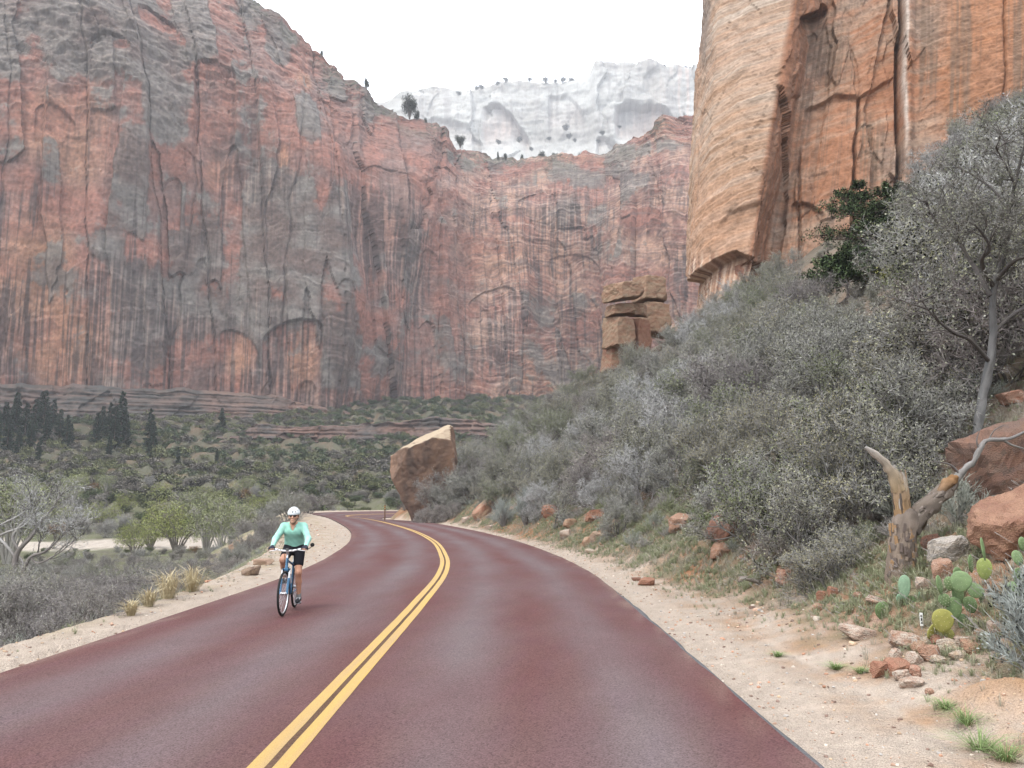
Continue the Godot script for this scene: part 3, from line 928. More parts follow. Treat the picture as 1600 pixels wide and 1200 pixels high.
func spray(tm: MB, pts: PackedVector3Array, o: Dictionary, rng: RandomNumberGenerator) -> void:
	var m := pts.size()
	var d := (pts[m - 1] - pts[0]).normalized()
	for i in int(o.twigs):
		var f := rng.randf() * (m - 1)
		var s := int(f)
		var b := pts[s].lerp(pts[mini(s + 1, m - 1)], f - s)
		var td: Vector3 = (d * 0.7 + rv(rng) * 0.9 + Vector3.UP * 0.15).normalized()
		var tl: float = o.twig_len * rng.randf_range(0.5, 1.3)
		var e := b + td * tl
		var tw: Color = (o.twig as Color) * rng.randf_range(0.7, 1.3)
		tm.blade(b, e, td.cross(rv(rng)).normalized() * o.twig_w, tw)
		for j in 2:
			var c := b.lerp(e, rng.randf_range(0.3, 0.9))
			var sd := (td + rv(rng) * 0.9).normalized()
			tm.blade(c, c + sd * tl * 0.55, sd.cross(rv(rng)).normalized() * o.twig_w * 0.8, tw)
		if rng.randf() < o.leafy:
			for j in int(o.leaves):
				var c := b.lerp(e, rng.randf_range(0.3, 1.05)) + rv(rng) * tl * 0.12
				var ld := (td + rv(rng)).normalized()
				var lc: Color = (o.leaf as Color).lerp(o.leaf2, rng.randf()) * rng.randf_range(0.75, 1.25)
				var ls: float = o.leaf_size * rng.randf_range(0.6, 1.3)
				tm.leaf(c, ld * ls, ld.cross(rv(rng)).normalized() * ls * 0.32, lc)

const TWIGGY := {"wig": 0.28, "up": 0.09, "levels": 3, "kids": 3, "fork": 0.75, "twigs": 12, "twig_len": 0.24, "twig_w": 0.006, "leafy": 0.75, "leaves": 4, "leaf_size": 0.04, "bark": Color(0.10, 0.09, 0.082), "twig": Color(0.268, 0.258, 0.243), "leaf": Color(0.295, 0.305, 0.215), "leaf2": Color(0.40, 0.39, 0.33)}

func scrub(sd: int, stems: int, tall: float, lean: float, over: Dictionary) -> Node3D:
	var o := TWIGGY.duplicate()
	o.merge(over, true)
	var rng := RandomNumberGenerator.new()
	rng.seed = sd
	var bm := MB.new()
	var tm := MB.new()
	for i in stems:
		var w := TAU * (i + rng.randf() * 0.7) / stems
		var l := lean * rng.randf_range(0.5, 1.2)
		var d := Vector3(cos(w) * l, 1.0, sin(w) * l).normalized()
		grow(bm, tm, Vector3(cos(w) * 0.12, -0.12, sin(w) * 0.12), d, tall * 0.36 * rng.randf_range(0.8, 1.15), 0.018 * tall * rng.randf_range(0.7, 1.2), 0, o, rng)
	for i in stems + 2:      # low skirt
		var w := TAU * rng.randf()
		var d := Vector3(cos(w) * 1.5, 0.7, sin(w) * 1.5).normalized()
		grow(bm, tm, Vector3(cos(w) * 0.2, -0.1, sin(w) * 0.2), d, tall * 0.24 * rng.randf_range(0.8, 1.2), 0.008 * tall, 1, o, rng)
	var root := Node3D.new()
	part("branches", bm.mesh(M.wood), root)
	part("twigs", tm.mesh(M.leaf if o.get("green", false) else M.twig), root)
	return root

# a leafy crown of small leaf clumps over a few stems; for the greener bushes and far trees
func leafy(sd: int, tall: float, wide: float, lobes: int, clumps: int, per: int, ls: float, c1: Color, c2: Color, bark: Color) -> Node3D:
	var rng := RandomNumberGenerator.new()
	rng.seed = sd
	var bm := MB.new()
	var tm := MB.new()
	for i in lobes:
		var w := TAU * i / lobes + rng.randf()
		var rr := wide * 0.5 * sqrt(rng.randf()) * 0.75
		var c := Vector3(cos(w) * rr, tall * rng.randf_range(0.38, 0.8), sin(w) * rr)
		var size := Vector3(wide * rng.randf_range(0.18, 0.3), tall * rng.randf_range(0.14, 0.24), wide * rng.randf_range(0.18, 0.3))
		var mid := Vector3(c.x * 0.4, c.y * 0.55, c.z * 0.4) + rv(rng) * 0.04 * tall
		bm.tube(PackedVector3Array([Vector3(c.x * 0.06, -0.2, c.z * 0.06), mid, c]), PackedFloat32Array([0.022 * tall, 0.014 * tall, 0.004 * tall]), 4, bark, bark, false)
		var tone := rng.randf_range(0.75, 1.2)
		for k in clumps:
			var q := rv(rng) * pow(rng.randf(), 0.35)
			var p := c + q * size
			if k % 3 == 0: bm.bar(c + q * size * 0.3, p, 0.004 * tall, 0.0015 * tall, 3, bark)
			var lc := c1.lerp(c2, rng.randf()) * tone
			for j in per:
				var ld := (rv(rng) + q * 0.5).normalized()
				tm.leaf(p + rv(rng) * ls * 1.6, ld * ls, ld.cross(rv(rng)).normalized() * ls * 0.4, lc * rng.randf_range(0.8, 1.2))
	var root := Node3D.new()
	part("branches", bm.mesh(M.wood), root)
	part("leaves", tm.mesh(M.leaf), root)
	return root

func fir(sd: int, tall: float, wide: float, ragged: float, col: Color) -> Node3D:
	var rng := RandomNumberGenerator.new()
	rng.seed = sd
	var bm := MB.new()
	var tm := MB.new()
	bm.tube(PackedVector3Array([Vector3(0, -1, 0), Vector3(0.1, tall * 0.5, 0), Vector3(0, tall, 0)]), PackedFloat32Array([tall * 0.016, tall * 0.01, 0.02]), 5, Color(0.1, 0.08, 0.07), Color(0.1, 0.08, 0.07), false)
	var y := tall * 0.1
	while y < tall * 0.98:
		var rad := wide * 0.5 * pow(1.0 - y / tall, 0.8) + 0.12
		for i in 5:
			if rng.randf() < ragged: continue
			var w := rng.randf() * TAU
			var l := rad * rng.randf_range(0.55, 1.2)
			var d := Vector3(cos(w), rng.randf_range(-0.25, 0.1), sin(w))
			var b := Vector3(0, y + rng.randf() * 0.3, 0)
			var nn := int(10 + l * 13)
			for j in nn:
				var q := b + d * l * sqrt(rng.randf()) + rv(rng) * 0.16 * (0.5 + l * 0.4)
				var ld := (d + rv(rng) * 0.7).normalized()
				tm.leaf(q, ld * 0.6, ld.cross(rv(rng)).normalized() * 0.17, col * rng.randf_range(0.65, 1.35))
		y += tall * 0.024
	var root := Node3D.new()
	part("trunk", bm.mesh(M.wood), root)
	part("needles", tm.mesh(M.leaf), root)
	return root

# spreading pine: bent limbs, each with flat pads of needles
func pine(sd: int, tall: float, wide: float, limbs: int, low: float, ls: float, c1: Color, c2: Color) -> Node3D:
	var rng := RandomNumberGenerator.new()
	rng.seed = sd
	var bm := MB.new()
	var tm := MB.new()
	var bark := Color(0.12, 0.09, 0.075)
	bm.tube(PackedVector3Array([Vector3(0, -0.5, 0), Vector3(tall * 0.03, tall * 0.35, 0), Vector3(-tall * 0.02, tall * 0.65, tall * 0.02), Vector3(0, tall * 0.95, 0)]), PackedFloat32Array([tall * 0.025, tall * 0.02, tall * 0.013, 0.02]), 6, bark, bark, false)
	for i in limbs:
		var f := low + (1.0 - low) * (i + rng.randf()) / limbs
		var w := i * 2.4 + rng.randf()
		var l := wide * 0.5 * sqrt(maxf(1.06 - f, 0.05)) * rng.randf_range(0.7, 1.2)
		var b := Vector3(0, tall * f * 0.95, 0)
		var e := b + Vector3(cos(w) * l, l * rng.randf_range(0.05, 0.35), sin(w) * l)
		bm.tube(PackedVector3Array([b, b.lerp(e, 0.5) - Vector3(0, l * 0.06, 0), e]), PackedFloat32Array([tall * 0.01, tall * 0.006, tall * 0.002]), 4, bark, bark, false)
		var tone := rng.randf_range(0.75, 1.2)
		for k in 16:
			var q := b.lerp(e, rng.randf_range(0.25, 1.05)) + Vector3(rng.randfn() * l * 0.18, rng.randfn() * l * 0.07 + l * 0.05, rng.randfn() * l * 0.18)
			bm.bar(b.lerp(e, rng.randf_range(0.3, 0.9)), q, tall * 0.003, tall * 0.0012, 3, bark)
			for j in 44:
				var ld := (rv(rng) + Vector3.UP * 0.6).normalized()
				tm.leaf(q + rv(rng) * l * 0.11, ld * ls, ld.cross(rv(rng)).normalized() * ls * 0.2, c1.lerp(c2, rng.randf()) * tone * rng.randf_range(0.7, 1.3))
	var root := Node3D.new()
	part("trunk", bm.mesh(M.wood), root)
	part("needles", tm.mesh(M.leaf), root)
	return root

var scrubs: Array[Node3D] = []
const LOOKS := ["dense grey", "grey olive-budded", "open dark-limbed", "pale silvery", "low brown-grey", "green-tinged grey", "sparse grey", "yellowish-budded grey", "dark brown-grey", "crooked dark-limbed"]

func make_scrubs() -> void:
	scrubs.append(scrub(1, 5, 3.0, 0.55, {"twigs": 13}))
	scrubs.append(scrub(2, 5, 3.0, 0.6, {"leafy": 0.85, "leaves": 5, "leaf": Color(0.30, 0.31, 0.185), "leaf2": Color(0.38, 0.36, 0.26)}))
	scrubs.append(scrub(3, 3, 3.4, 0.45, {"wig": 0.4, "bark": Color(0.075, 0.065, 0.06), "twigs": 9}))
	scrubs.append(scrub(4, 5, 2.8, 0.65, {"twig": Color(0.38, 0.37, 0.365), "bark": Color(0.27, 0.25, 0.24), "leaf": Color(0.36, 0.36, 0.32), "leaf2": Color(0.4, 0.4, 0.38)}))
	scrubs.append(scrub(5, 7, 2.3, 1.1, {"twig": Color(0.25, 0.22, 0.21), "up": 0.05, "leafy": 0.35}))
	scrubs.append(scrub(6, 5, 2.9, 0.65, {"leafy": 0.95, "leaves": 6, "leaf": Color(0.215, 0.255, 0.12), "leaf2": Color(0.32, 0.33, 0.19)}))
	scrubs.append(scrub(7, 4, 3.0, 0.6, {"twigs": 5, "leafy": 0.25, "wig": 0.34}))
	scrubs.append(scrub(8, 5, 2.8, 0.6, {"leafy": 0.9, "leaves": 6, "leaf": Color(0.37, 0.35, 0.18), "leaf2": Color(0.42, 0.38, 0.27), "leaf_size": 0.03}))
	scrubs.append(scrub(9, 6, 2.9, 0.7, {"twigs": 14, "leafy": 0.3, "twig": Color(0.205, 0.185, 0.18), "bark": Color(0.085, 0.075, 0.07), "leaf": Color(0.22, 0.21, 0.17)}))
	scrubs.append(scrub(10, 4, 3.1, 0.55, {"twigs": 12, "wig": 0.36, "leafy": 0.4, "twig": Color(0.235, 0.215, 0.205), "bark": Color(0.07, 0.06, 0.055), "leaf": Color(0.24, 0.23, 0.17)}))

func zone_of(px: float, py: float, d: float) -> String:
	if px < 560:
		if d < 20: return "at the road's near left edge"
		if d < 32: return "below the left shoulder"
		if d < 60: return "on the left bank behind the cyclist"
		return "on the far left bank"
	if px < 800: return "round the leaning boulder" if d > 62 else "on the red bank"
	if px < 960: return "low below the block stack" if d < 60 else "high below the block stack"
	if px < 1120:
		if d < 35: return "above the roadside rocks"
		return "under the prow's left edge" if d > 65 else "halfway up below the prow"
	if px < 1300:
		if d < 22: return "left of the broken snag"
		return "below the prow's undercut" if d > 50 else "left of the tall oak"
	if d < 16: return "round the broken snag"
	if d < 35: return "behind the tall oak"
	return "below the dark pinyon"

func screen(p: Vector3) -> Vector3:    # pixel of the 1600 x 1200 photograph, and depth
	var y := p.y - EYE
	var w := -p.z * cos(PITCH) + y * sin(PITCH)
	var up := y * cos(PITCH) + p.z * sin(PITCH)
	return Vector3(800.0 + F * p.x / w, 600.0 - F * up / w, w)

func put_scrub(i: int, x: float, d: float, sc: float, rng: RandomNumberGenerator, label := "") -> void:
	var h := height(x, d)
	var p := Vector3(x, h - 0.05, -d)
	var s := screen(p)
	var kind := "scrub oak" if s.x > 560 else "shrub"
	var l := label if label else "%s bare %s %s" % [LOOKS[i], kind, zone_of(s.x, s.y, d)]
	var o := copy(scrubs[i], "scrub_oak" if s.x > 560 else "bank_shrub", l, "shrub", "bare scrub oaks on the right slope" if s.x > 560 else "bare shrubs along the left bank", p, rng.randf() * TAU, Vector3(sc * rng.randf_range(0.9, 1.15), sc, sc * rng.randf_range(0.9, 1.15)))
	if s.x > 560:
		o.rotate_object_local(Vector3(0, 0, 1), 0.0)

func make_slope_scrub() -> void:
	var rng := RandomNumberGenerator.new()
	rng.seed = 77
	var d := 9.5
	var count := 0
	while d < 112.0:
		var sp := lerpf(2.1, 3.9, sm(10, 75, d))
		var x := -24.0
		while x < d * 0.74 + 1.0:
			var xx := x + rng.randf_range(-0.45, 0.45) * sp
			var dd := d + rng.randf_range(-0.45, 0.45) * sp
			x += sp
			var r := near_road(xx, dd)
			var e := r.x - 3.95
			var pick := rng.randf()
			var sz := rng.randf()
			if e < 0.0 or r.x < 0.0: continue
			var p := Vector3(xx, height(xx, dd), -dd)
			var s := screen(p + Vector3(0, 1, 0))
			if s.x < 600 or s.x > 1720: continue
			var w := along(SHOULDER_R, dd)
			var keep := e - w - 0.2
			if keep < (2.4 if dd < 24 else (1.1 if dd < 60 else 1.0)): continue
			if s.x < 672 and dd > 62 and dd < 84: continue
			# nothing in front of the snag, the red boulders and the cactus, the block stack or the prow's foot
			if dd < 12.3 and s.x > 1180: continue
			if dd < 16.0 and s.x > 1470: continue
			if dd > 89.0 and s.x < 1075 and s.x > 925: continue
			if dd > 97.0 and s.x > 1060: continue
			if e > 75.0: continue
			if rng.randf() < 0.1: continue
			var i := 0
			var n: float = n_a.get_noise_2d(xx * 0.4, dd * 0.4 + 300.0)
			var v := pick + n * 0.8
			if v < 0.06: i = 3
			elif v < 0.18: i = 0
			elif v < 0.26: i = 8
			elif v < 0.42: i = 1
			elif v < 0.52: i = 2
			elif v < 0.57: i = 4
			elif v < 0.65: i = 6
			elif v < 0.88: i = 5
			else: i = 7
			var sc := lerpf(0.6, 1.12, sm(1.5, 5.5, keep)) * lerpf(0.8, 1.2, sz) * lerpf(0.85, 1.2, sm(10, 40, dd)) * lerpf(1.0, 1.4, sm(1380, 1480, s.x) * sm(14, 20, dd))
			var tip := screen(p + Vector3(0, 3.0 * sc, 0))
			if tip.x > 1262 and tip.x < 1450 and tip.y < 432.0: sc *= 0.38
			put_scrub(i, xx, dd, sc, rng)
			count += 1
		d += sp * 0.92
	for q in [[672, 70.0, 4, 0.9], [684, 73.0, 9, 1.3], [1255, 14.4, 1, 0.75], [1322, 15.2, 7, 0.95], [1385, 14.6, 1, 0.8], [1215, 16.5, 5, 0.85], [1290, 13.0, 7, 0.5], [1440, 16.0, 0, 0.9], [1352, 17.5, 5, 1.0], [1175, 18.0, 0, 0.8], [692, 72.0, 0, 1.25], [712, 74.5, 9, 1.5], [735, 71.0, 0, 1.3], [728, 78.0, 1, 1.7], [756, 74.0, 8, 1.4], [748, 80.0, 9, 1.6], [705, 69.0, 4, 0.9]]:
		var fx: float = (q[0] - 800.0) / F * q[1] * 0.985
		put_scrub(q[2], fx, q[1], q[3], rng)
	# along the left bank
	count = 0
	d = 9.0
	while d < 100.0:
		var sp := lerpf(1.7, 3.6, sm(10, 70, d))
		var x := -d * 0.72 - 3.0
		while x < -4.0:
			var xx := x + rng.randf_range(-0.45, 0.45) * sp
			var dd := d + rng.randf_range(-0.45, 0.45) * sp
			x += sp
			var r := near_road(xx, dd)
			var l := -r.x - 3.85
			var pick := rng.randf()
			var sz := rng.randf()
			var q := l - along(SHOULDER_L, dd)
			if r.x > 0.0 or q < (0.55 if dd < 22 else 1.2): continue
			if q > lerpf(16.0, 26.0, sm(20, 60, dd)): continue
			var px := screen(Vector3(xx, height(xx, dd), -dd)).x
			if px < -60: continue
			if rng.randf() < lerpf(0.06, 0.35, sm(4.0, 12.0, q)): continue
			if px < 110 and dd > 20 and pick < 0.5: continue
			var i: int = [8, 4, 9, 5, 0, 1, 9, 8][int(pick * 7.99)]
			var sc := lerpf(0.34, 0.8, sm(0.4, 6.0, q)) * lerpf(0.8, 1.2, sz)
			# low enough to leave the river wash in view
			var roof := at(px, lerpf(852.0, lerpf(812.0, 772.0, sm(45, 65, dd)), sm(330, 430, px)) + 34.0 * sz, dd).y
			sc = minf(sc, maxf((roof - height(xx, dd)) / 2.9, 0.28))
			put_scrub(i, xx, dd, sc, rng)
			count += 1
		d += sp * 0.95
	for q in [[330, 26.0, 8, 0.42], [352, 31.0, 4, 0.5], [372, 37.0, 0, 0.5], [398, 46.0, 9, 0.6], [418, 56.0, 8, 0.75], [446, 70.0, 0, 0.9], [466, 82.0, 9, 1.0], [428, 64.0, 4, 0.7], [310, 23.0, 5, 0.35], [290, 21.0, 8, 0.4], [480, 92.0, 8, 1.0], [452, 78.0, 1, 0.9]]:
		put_scrub(q[2], (q[0] - 800.0) / F * q[1] * 0.985, q[1], q[3], rng)

func scatter(called: String, label: String, mesh: Mesh, spots: Array[Transform3D], tints: PackedColorArray, parent: Node = self) -> void:
	var mm := MultiMesh.new()
	mm.transform_format = MultiMesh.TRANSFORM_3D
	mm.use_colors = tints.size() > 0
	mm.mesh = mesh
	mm.instance_count = spots.size()
	for i in spots.size():
		mm.set_instance_transform(i, spots[i])
		if tints.size(): mm.set_instance_color(i, tints[i])
	var o := MultiMeshInstance3D.new()
	o.name = numbered(called)
	o.multimesh = mm
	parent.add_child(o, true)
	tag(o, label, called.replace("_", " ") if parent == self else "", "", "stuff")

func valley_zone(px: float, d: float) -> String:
	var a := "at the far left" if px < 120 else ("left of centre" if px < 260 else ("behind the cyclist" if px < 500 else "beyond the bend"))
	var b := "on the valley floor" if d < 150 else ("across the pale wash" if d < 190 else "at the talus foot")
	return b + " " + a

func make_valley() -> void:
	var rng := RandomNumberGenerator.new()
	rng.seed = 91
	var yg1 := Color(0.27, 0.31, 0.09)
	var yg2 := Color(0.40, 0.42, 0.16)
	var bud := [leafy(31, 6.5, 7.0, 12, 80, 9, 0.11, yg1, yg2, Color(0.2, 0.18, 0.15)), leafy(32, 8.0, 6.5, 12, 80, 9, 0.11, Color(0.30, 0.33, 0.15), Color(0.38, 0.40, 0.22), Color(0.3, 0.28, 0.25))]
	var grn := [leafy(33, 3.6, 4.6, 7, 40, 7, 0.2, Color(0.105, 0.135, 0.07), Color(0.15, 0.175, 0.09), Color(0.12, 0.1, 0.09)), leafy(34, 3.0, 4.4, 7, 40, 7, 0.2, Color(0.13, 0.155, 0.07), Color(0.19, 0.2, 0.095), Color(0.12, 0.1, 0.09))]
	var gry := [scrub(35, 4, 5.0, 0.6, {"twig_w": 0.017, "twig_len": 0.5, "twigs": 9, "leafy": 0.3, "leaf_size": 0.09}), scrub(36, 5, 4.4, 0.7, {"twig_w": 0.017, "twig_len": 0.5, "twigs": 9, "twig": Color(0.26, 0.235, 0.22), "leafy": 0.7, "leaf_size": 0.09, "leaf": Color(0.24, 0.24, 0.14)})]
	var rus := leafy(37, 4.0, 5.0, 6, 40, 6, 0.2, Color(0.20, 0.12, 0.06), Color(0.26, 0.17, 0.09), Color(0.14, 0.11, 0.1))
	# single budding trees that stand out in the photograph: [px, d, kind, scale]
	for q in [[20, 105, 1, 1.0], [85, 190, 0, 0.8], [195, 215, 0, 0.7], [240, 150, 0, 0.75], [280, 135, 0, 0.9], [325, 128, 1, 0.8], [262, 170, 0, 1.0], [355, 175, 1, 0.85], [215, 128, 0, 0.6], [300, 190, 1, 0.9], [385, 165, 1, 0.7], [350, 118, 1, 0.6],
			[545, 128, 0, 0.45], [575, 132, 0, 0.4], [525, 140, 0, 0.5], [120, 240, 0, 0.6], [60, 232, 0, 0.6], [165, 250, 1, 0.6], [450, 240, 1, 0.6], [410, 205, 0, 0.8], [440, 185, 1, 0.8], [470, 170, 1, 0.7], [250, 232, 0, 0.8], [330, 225, 0, 0.7], [110, 205, 1, 0.9], [160, 195, 0, 0.8], [385, 232, 1, 0.7], [30, 200, 1, 1.0], [560, 175, 0, 0.5], [610, 190, 1, 0.5]]:
		var px: float = q[0]
		var d: float = q[1]
		var x := at(px, 783, d).x
		copy(bud[q[2]], "cottonwood", ["yellow-green budding tree", "pale green budding tree"][q[2]] + " " + valley_zone(px, d), "tree", "trees in fresh leaf on the valley floor", Vector3(x, height(x, d) - 0.2, -d), rng.randf() * 6.0, Vector3.ONE * q[3] * 1.5)
	var n := 0
	var d := 70.0
	while d < 255.0:
		var sp := lerpf(5.0, 8.6, sm(70, 240, d))
		var x := -d * 0.72
		while x < d * 0.1:
			var xx := x + rng.randf_range(-0.5, 0.5) * sp
			var dd := d + rng.randf_range(-0.5, 0.5) * sp
			x += sp
			var pick := rng.randf()
			var sz := rng.randf_range(0.7, 1.15)
			var r := near_road(xx, dd)
			if r.x > 0.0 or r.x > -9.0: continue
			if dd < 100.0 and r.x > -28.0: continue
			if xx < -22.0 and absf(dd - 158.0 - 0.10 * (xx + 80.0)) < 15.0: continue
			if dd > 140.0 and dd < 152.0 and xx < -30.0 and pick < 0.6: continue
			var px := screen(Vector3(xx, 0, -dd)).x
			if px < -70 or px > 900: continue
			if px < 375 and dd < 146.0:
				sz *= 0.34
				if pick < 0.3: continue
			var w := rng.randf() * 6.0
			var at_p := Vector3(xx, height(xx, dd) - 0.15, -dd)
			var g := n_a.get_noise_2d(xx * 0.08, dd * 0.08)
			if px > 470: g += 0.25
			if pick < 0.58 - g:
				copy(gry[n % 2], "thicket_shrub", ["bare grey tree", "brown-grey bare bush"][n % 2] + " " + valley_zone(px, dd), "shrub", "bare thickets on the valley floor", at_p, w, Vector3.ONE * sz)
			elif pick < 0.95:
				copy(grn[n % 2], "juniper_bush", ["dark green bush", "olive green bush"][n % 2] + " " + valley_zone(px, dd), "shrub", "evergreen bushes on the valley floor", at_p, w, Vector3.ONE * sz)
			else:
				copy(rus, "rusty_bush", "rusty brown bush " + valley_zone(px, dd), "shrub", "rusty bushes on the valley floor", at_p, w, Vector3.ONE * sz)
			n += 1
		d += sp
	# brush too far off to count
	var brush := [leafy(41, 3.2, 4.6, 5, 16, 6, 0.42, Color(0.105, 0.14, 0.08), Color(0.15, 0.18, 0.11), Color(0.1, 0.09, 0.08)), leafy(42, 3.0, 4.4, 5, 16, 6, 0.40, Color(0.20, 0.18, 0.155), Color(0.27, 0.245, 0.215), Color(0.15, 0.13, 0.12)), leafy(43, 3.0, 4.2, 5, 16, 6, 0.40, Color(0.16, 0.175, 0.085), Color(0.23, 0.235, 0.13), Color(0.15, 0.13, 0.12))]
	var names := ["green_brush", "grey_brush", "olive_brush"]
	for b in 3:
		var spots: Array[Transform3D] = []
		for i in [3400, 5200, 4200][b]:
			var dd := sqrt(rng.randf_range(225.0 * 225.0, 560.0 * 560.0))
			var px := rng.randf_range(-90.0, 960.0)
			var x := (px - 800.0) / F * dd
			var g := n_a.get_noise_2d(x * 0.05, dd * 0.05) + (0.35 if px > 430 and dd > 300 else -0.05)
			if b == 0 and g < 0.08: continue
			if b > 0 and g > 0.2 and i % 3: continue
			if near_road(x, dd).x > -12.0 and dd < 240: continue
			var s := rng.randf_range(0.55, 1.15)
			spots.append(Transform3D(Basis.from_euler(Vector3(0, rng.randf() * 6.0, 0)).scaled(Vector3(s, s * rng.randf_range(0.7, 1.1), s)), Vector3(x, height(x, dd) - 0.3, -dd)))
		var ms := brush[b].get_child(1) as MeshInstance3D
		scatter(names[b], ["dark green brush covering the talus and bench under the wall", "bare grey brush covering the talus", "olive brush mixed over the talus"][b], ms.mesh, spots, PackedColorArray())
	# firs below the left wall
	var firs := [fir(51, 17.0, 5.5, 0.15, Color(0.05, 0.075, 0.05)), fir(52, 14.0, 5.0, 0.25, Color(0.055, 0.08, 0.055))]
	for q in [[5, 335, 1.1], [22, 345, 1.2], [38, 330, 1.0], [52, 350, 1.15], [66, 340, 1.25], [80, 352, 1.0], [12, 318, 0.9], [30, 312, 0.8], [48, 318, 0.9], [72, 322, 0.85], [92, 338, 0.9], [104, 330, 0.8], [-8, 325, 1.0], [-20, 340, 1.2], [158, 352, 0.9], [170, 340, 1.0], [178, 325, 1.1], [188, 338, 1.25], [196, 330, 0.9], [172, 312, 0.7], [234, 335, 1.0], [240, 328, 0.8], [345, 372, 0.9], [62, 300, 0.6], [280, 300, 0.4], [340, 300, 0.4], [235, 305, 0.5], [110, 318, 0.7], [150, 332, 0.8], [20, 372, 0.9], [60, 378, 0.8]]:
		var d2: float = q[1]
		var x := at(q[0], 690, d2).x
		var px: float = q[0]
		var z := "in the dark stand at the far left" if px < 120 else ("in the clump left of centre below the grey band" if px < 215 else "standing alone on the talus right of the clump")
		copy(firs[int(px) % 2 if px > 0 else 0], "fir_tree", ("tall dark fir " if q[2] > 0.95 else "short dark fir ") + z, "tree", "firs under the left wall", Vector3(x, height(x, d2) - 0.5, -d2), rng.randf() * 6.0, Vector3.ONE * q[2])
	# pines along the rims
	var rim := [leafy(61, 16.0, 11.0, 12, 34, 7, 0.75, Color(0.055, 0.07, 0.05), Color(0.085, 0.10, 0.07), Color(0.1, 0.08, 0.07)), leafy(62, 14.0, 5.0, 9, 30, 7, 0.6, Color(0.055, 0.07, 0.05), Color(0.085, 0.1, 0.07), Color(0.1, 0.08, 0.07)), fir(63, 12.0, 4.0, 0.35, Color(0.06, 0.075, 0.055))]
	for q in [[503, 84, 541, 1, 0.45, "small pine alone on the upper rim of the left wall"], [572, 136, 556, 1, 0.75, "thin pine standing against the sky on the sloping rim"], [640, 180, 578, 0, 1.15, "big round pine on the rim left of the white mesa"], [652, 186, 582, 1, 0.8, "slim pine touching the big rim pine"], [664, 194, 588, 1, 0.6, "short pine right of the big rim pine"], [719, 226, 618, 0, 0.7, "dark pine on the rim before the white mesa's left foot"],
			[778, 244, 638, 2, 0.6, "pointed fir at the lowest dip of the red rim"], [790, 246, 640, 1, 0.55, "low round pine in the dip of the red rim"], [846, 248, 648, 0, 0.6, "round pine in the rim dip below the mesa's middle"], [868, 247, 650, 0, 0.5, "smaller round pine beside the dip's middle"], [815, 247, 648, 1, 0.5, "little pine between the fir and the round pines"], [905, 244, 648, 1, 0.45, "small pine on the rim right of the dip"], [1033, 262, 590, 2, 0.9, "dark fir on the right end of the red rim"], [1078, 240, 580, 2, 1.0, "dark fir next to the prow's edge"], [1070, 262, 575, 2, 0.8, "shorter fir close to the prow's edge"]]:
		var p := at(q[0], q[1] + 4, q[2])
		copy(rim[q[3]], "rim_pine", q[5], "tree", "trees along the red rim", p - Vector3(0, 0.8, 0), rng.randf() * 6.0, Vector3.ONE * q[4])
	var mesa := leafy(64, 8.0, 8.0, 6, 16, 6, 1.1, Color(0.06, 0.07, 0.055), Color(0.09, 0.1, 0.08), Color(0.1, 0.09, 0.08))
	for q in [[717, 147], [745, 138], [752, 137], [778, 131], [790, 126], [828, 125], [852, 127], [868, 127], [880, 127], [893, 127], [909, 125], [938, 104], [955, 104], [968, 103], [978, 103], [996, 104], [1003, 103], [1012, 104], [1024, 104], [1037, 106], [1050, 107], [1056, 106], [1064, 107], [1071, 106], [1078, 107], [1085, 107], [1092, 108], [1099, 108], [1030, 105], [1019, 104]]:
		var p := at(q[0], q[1] + 3, 1696.0)
		var z := "on the low left half of the mesa top" if q[0] < 915 else "on the raised right half of the mesa top"
		copy(mesa, "mesa_tree", "tiny dark tree " + z, "tree", "trees along the white mesa top", p, rng.randf() * 6.0, Vector3.ONE * rng.randf_range(1.0, 1.9))
	for q in [[779, 226], [858, 220], [889, 217], [898, 222], [941, 212], [884, 204], [812, 223], [935, 224], [968, 201], [830, 236]]:
		copy(mesa, "mesa_tree", "tiny dark tree on the white ledges below the mesa wall", "tree", "trees on the white ledges", at(q[0], q[1], 1452.0), rng.randf() * 6.0, Vector3.ONE * rng.randf_range(0.8, 1.5))


# ---------------------------------------------------------------- rocks, snag, cactus, posts
func pick(px: float, py: float, d0 := 4.0) -> Vector3:     # where a camera ray meets the land
	var d := d0
	var last := d0
	while d < 240.0:
		var p := at(px, py, d)
		if p.y < height(p.x, d):
			for k in 12:
				var m := (last + d) * 0.5
				var q := at(px, py, m)
				if q.y < height(q.x, m): d = m
				else: last = m
			return at(px, py, d)
		last = d
		d *= 1.02
	return at(px, py, 100.0)

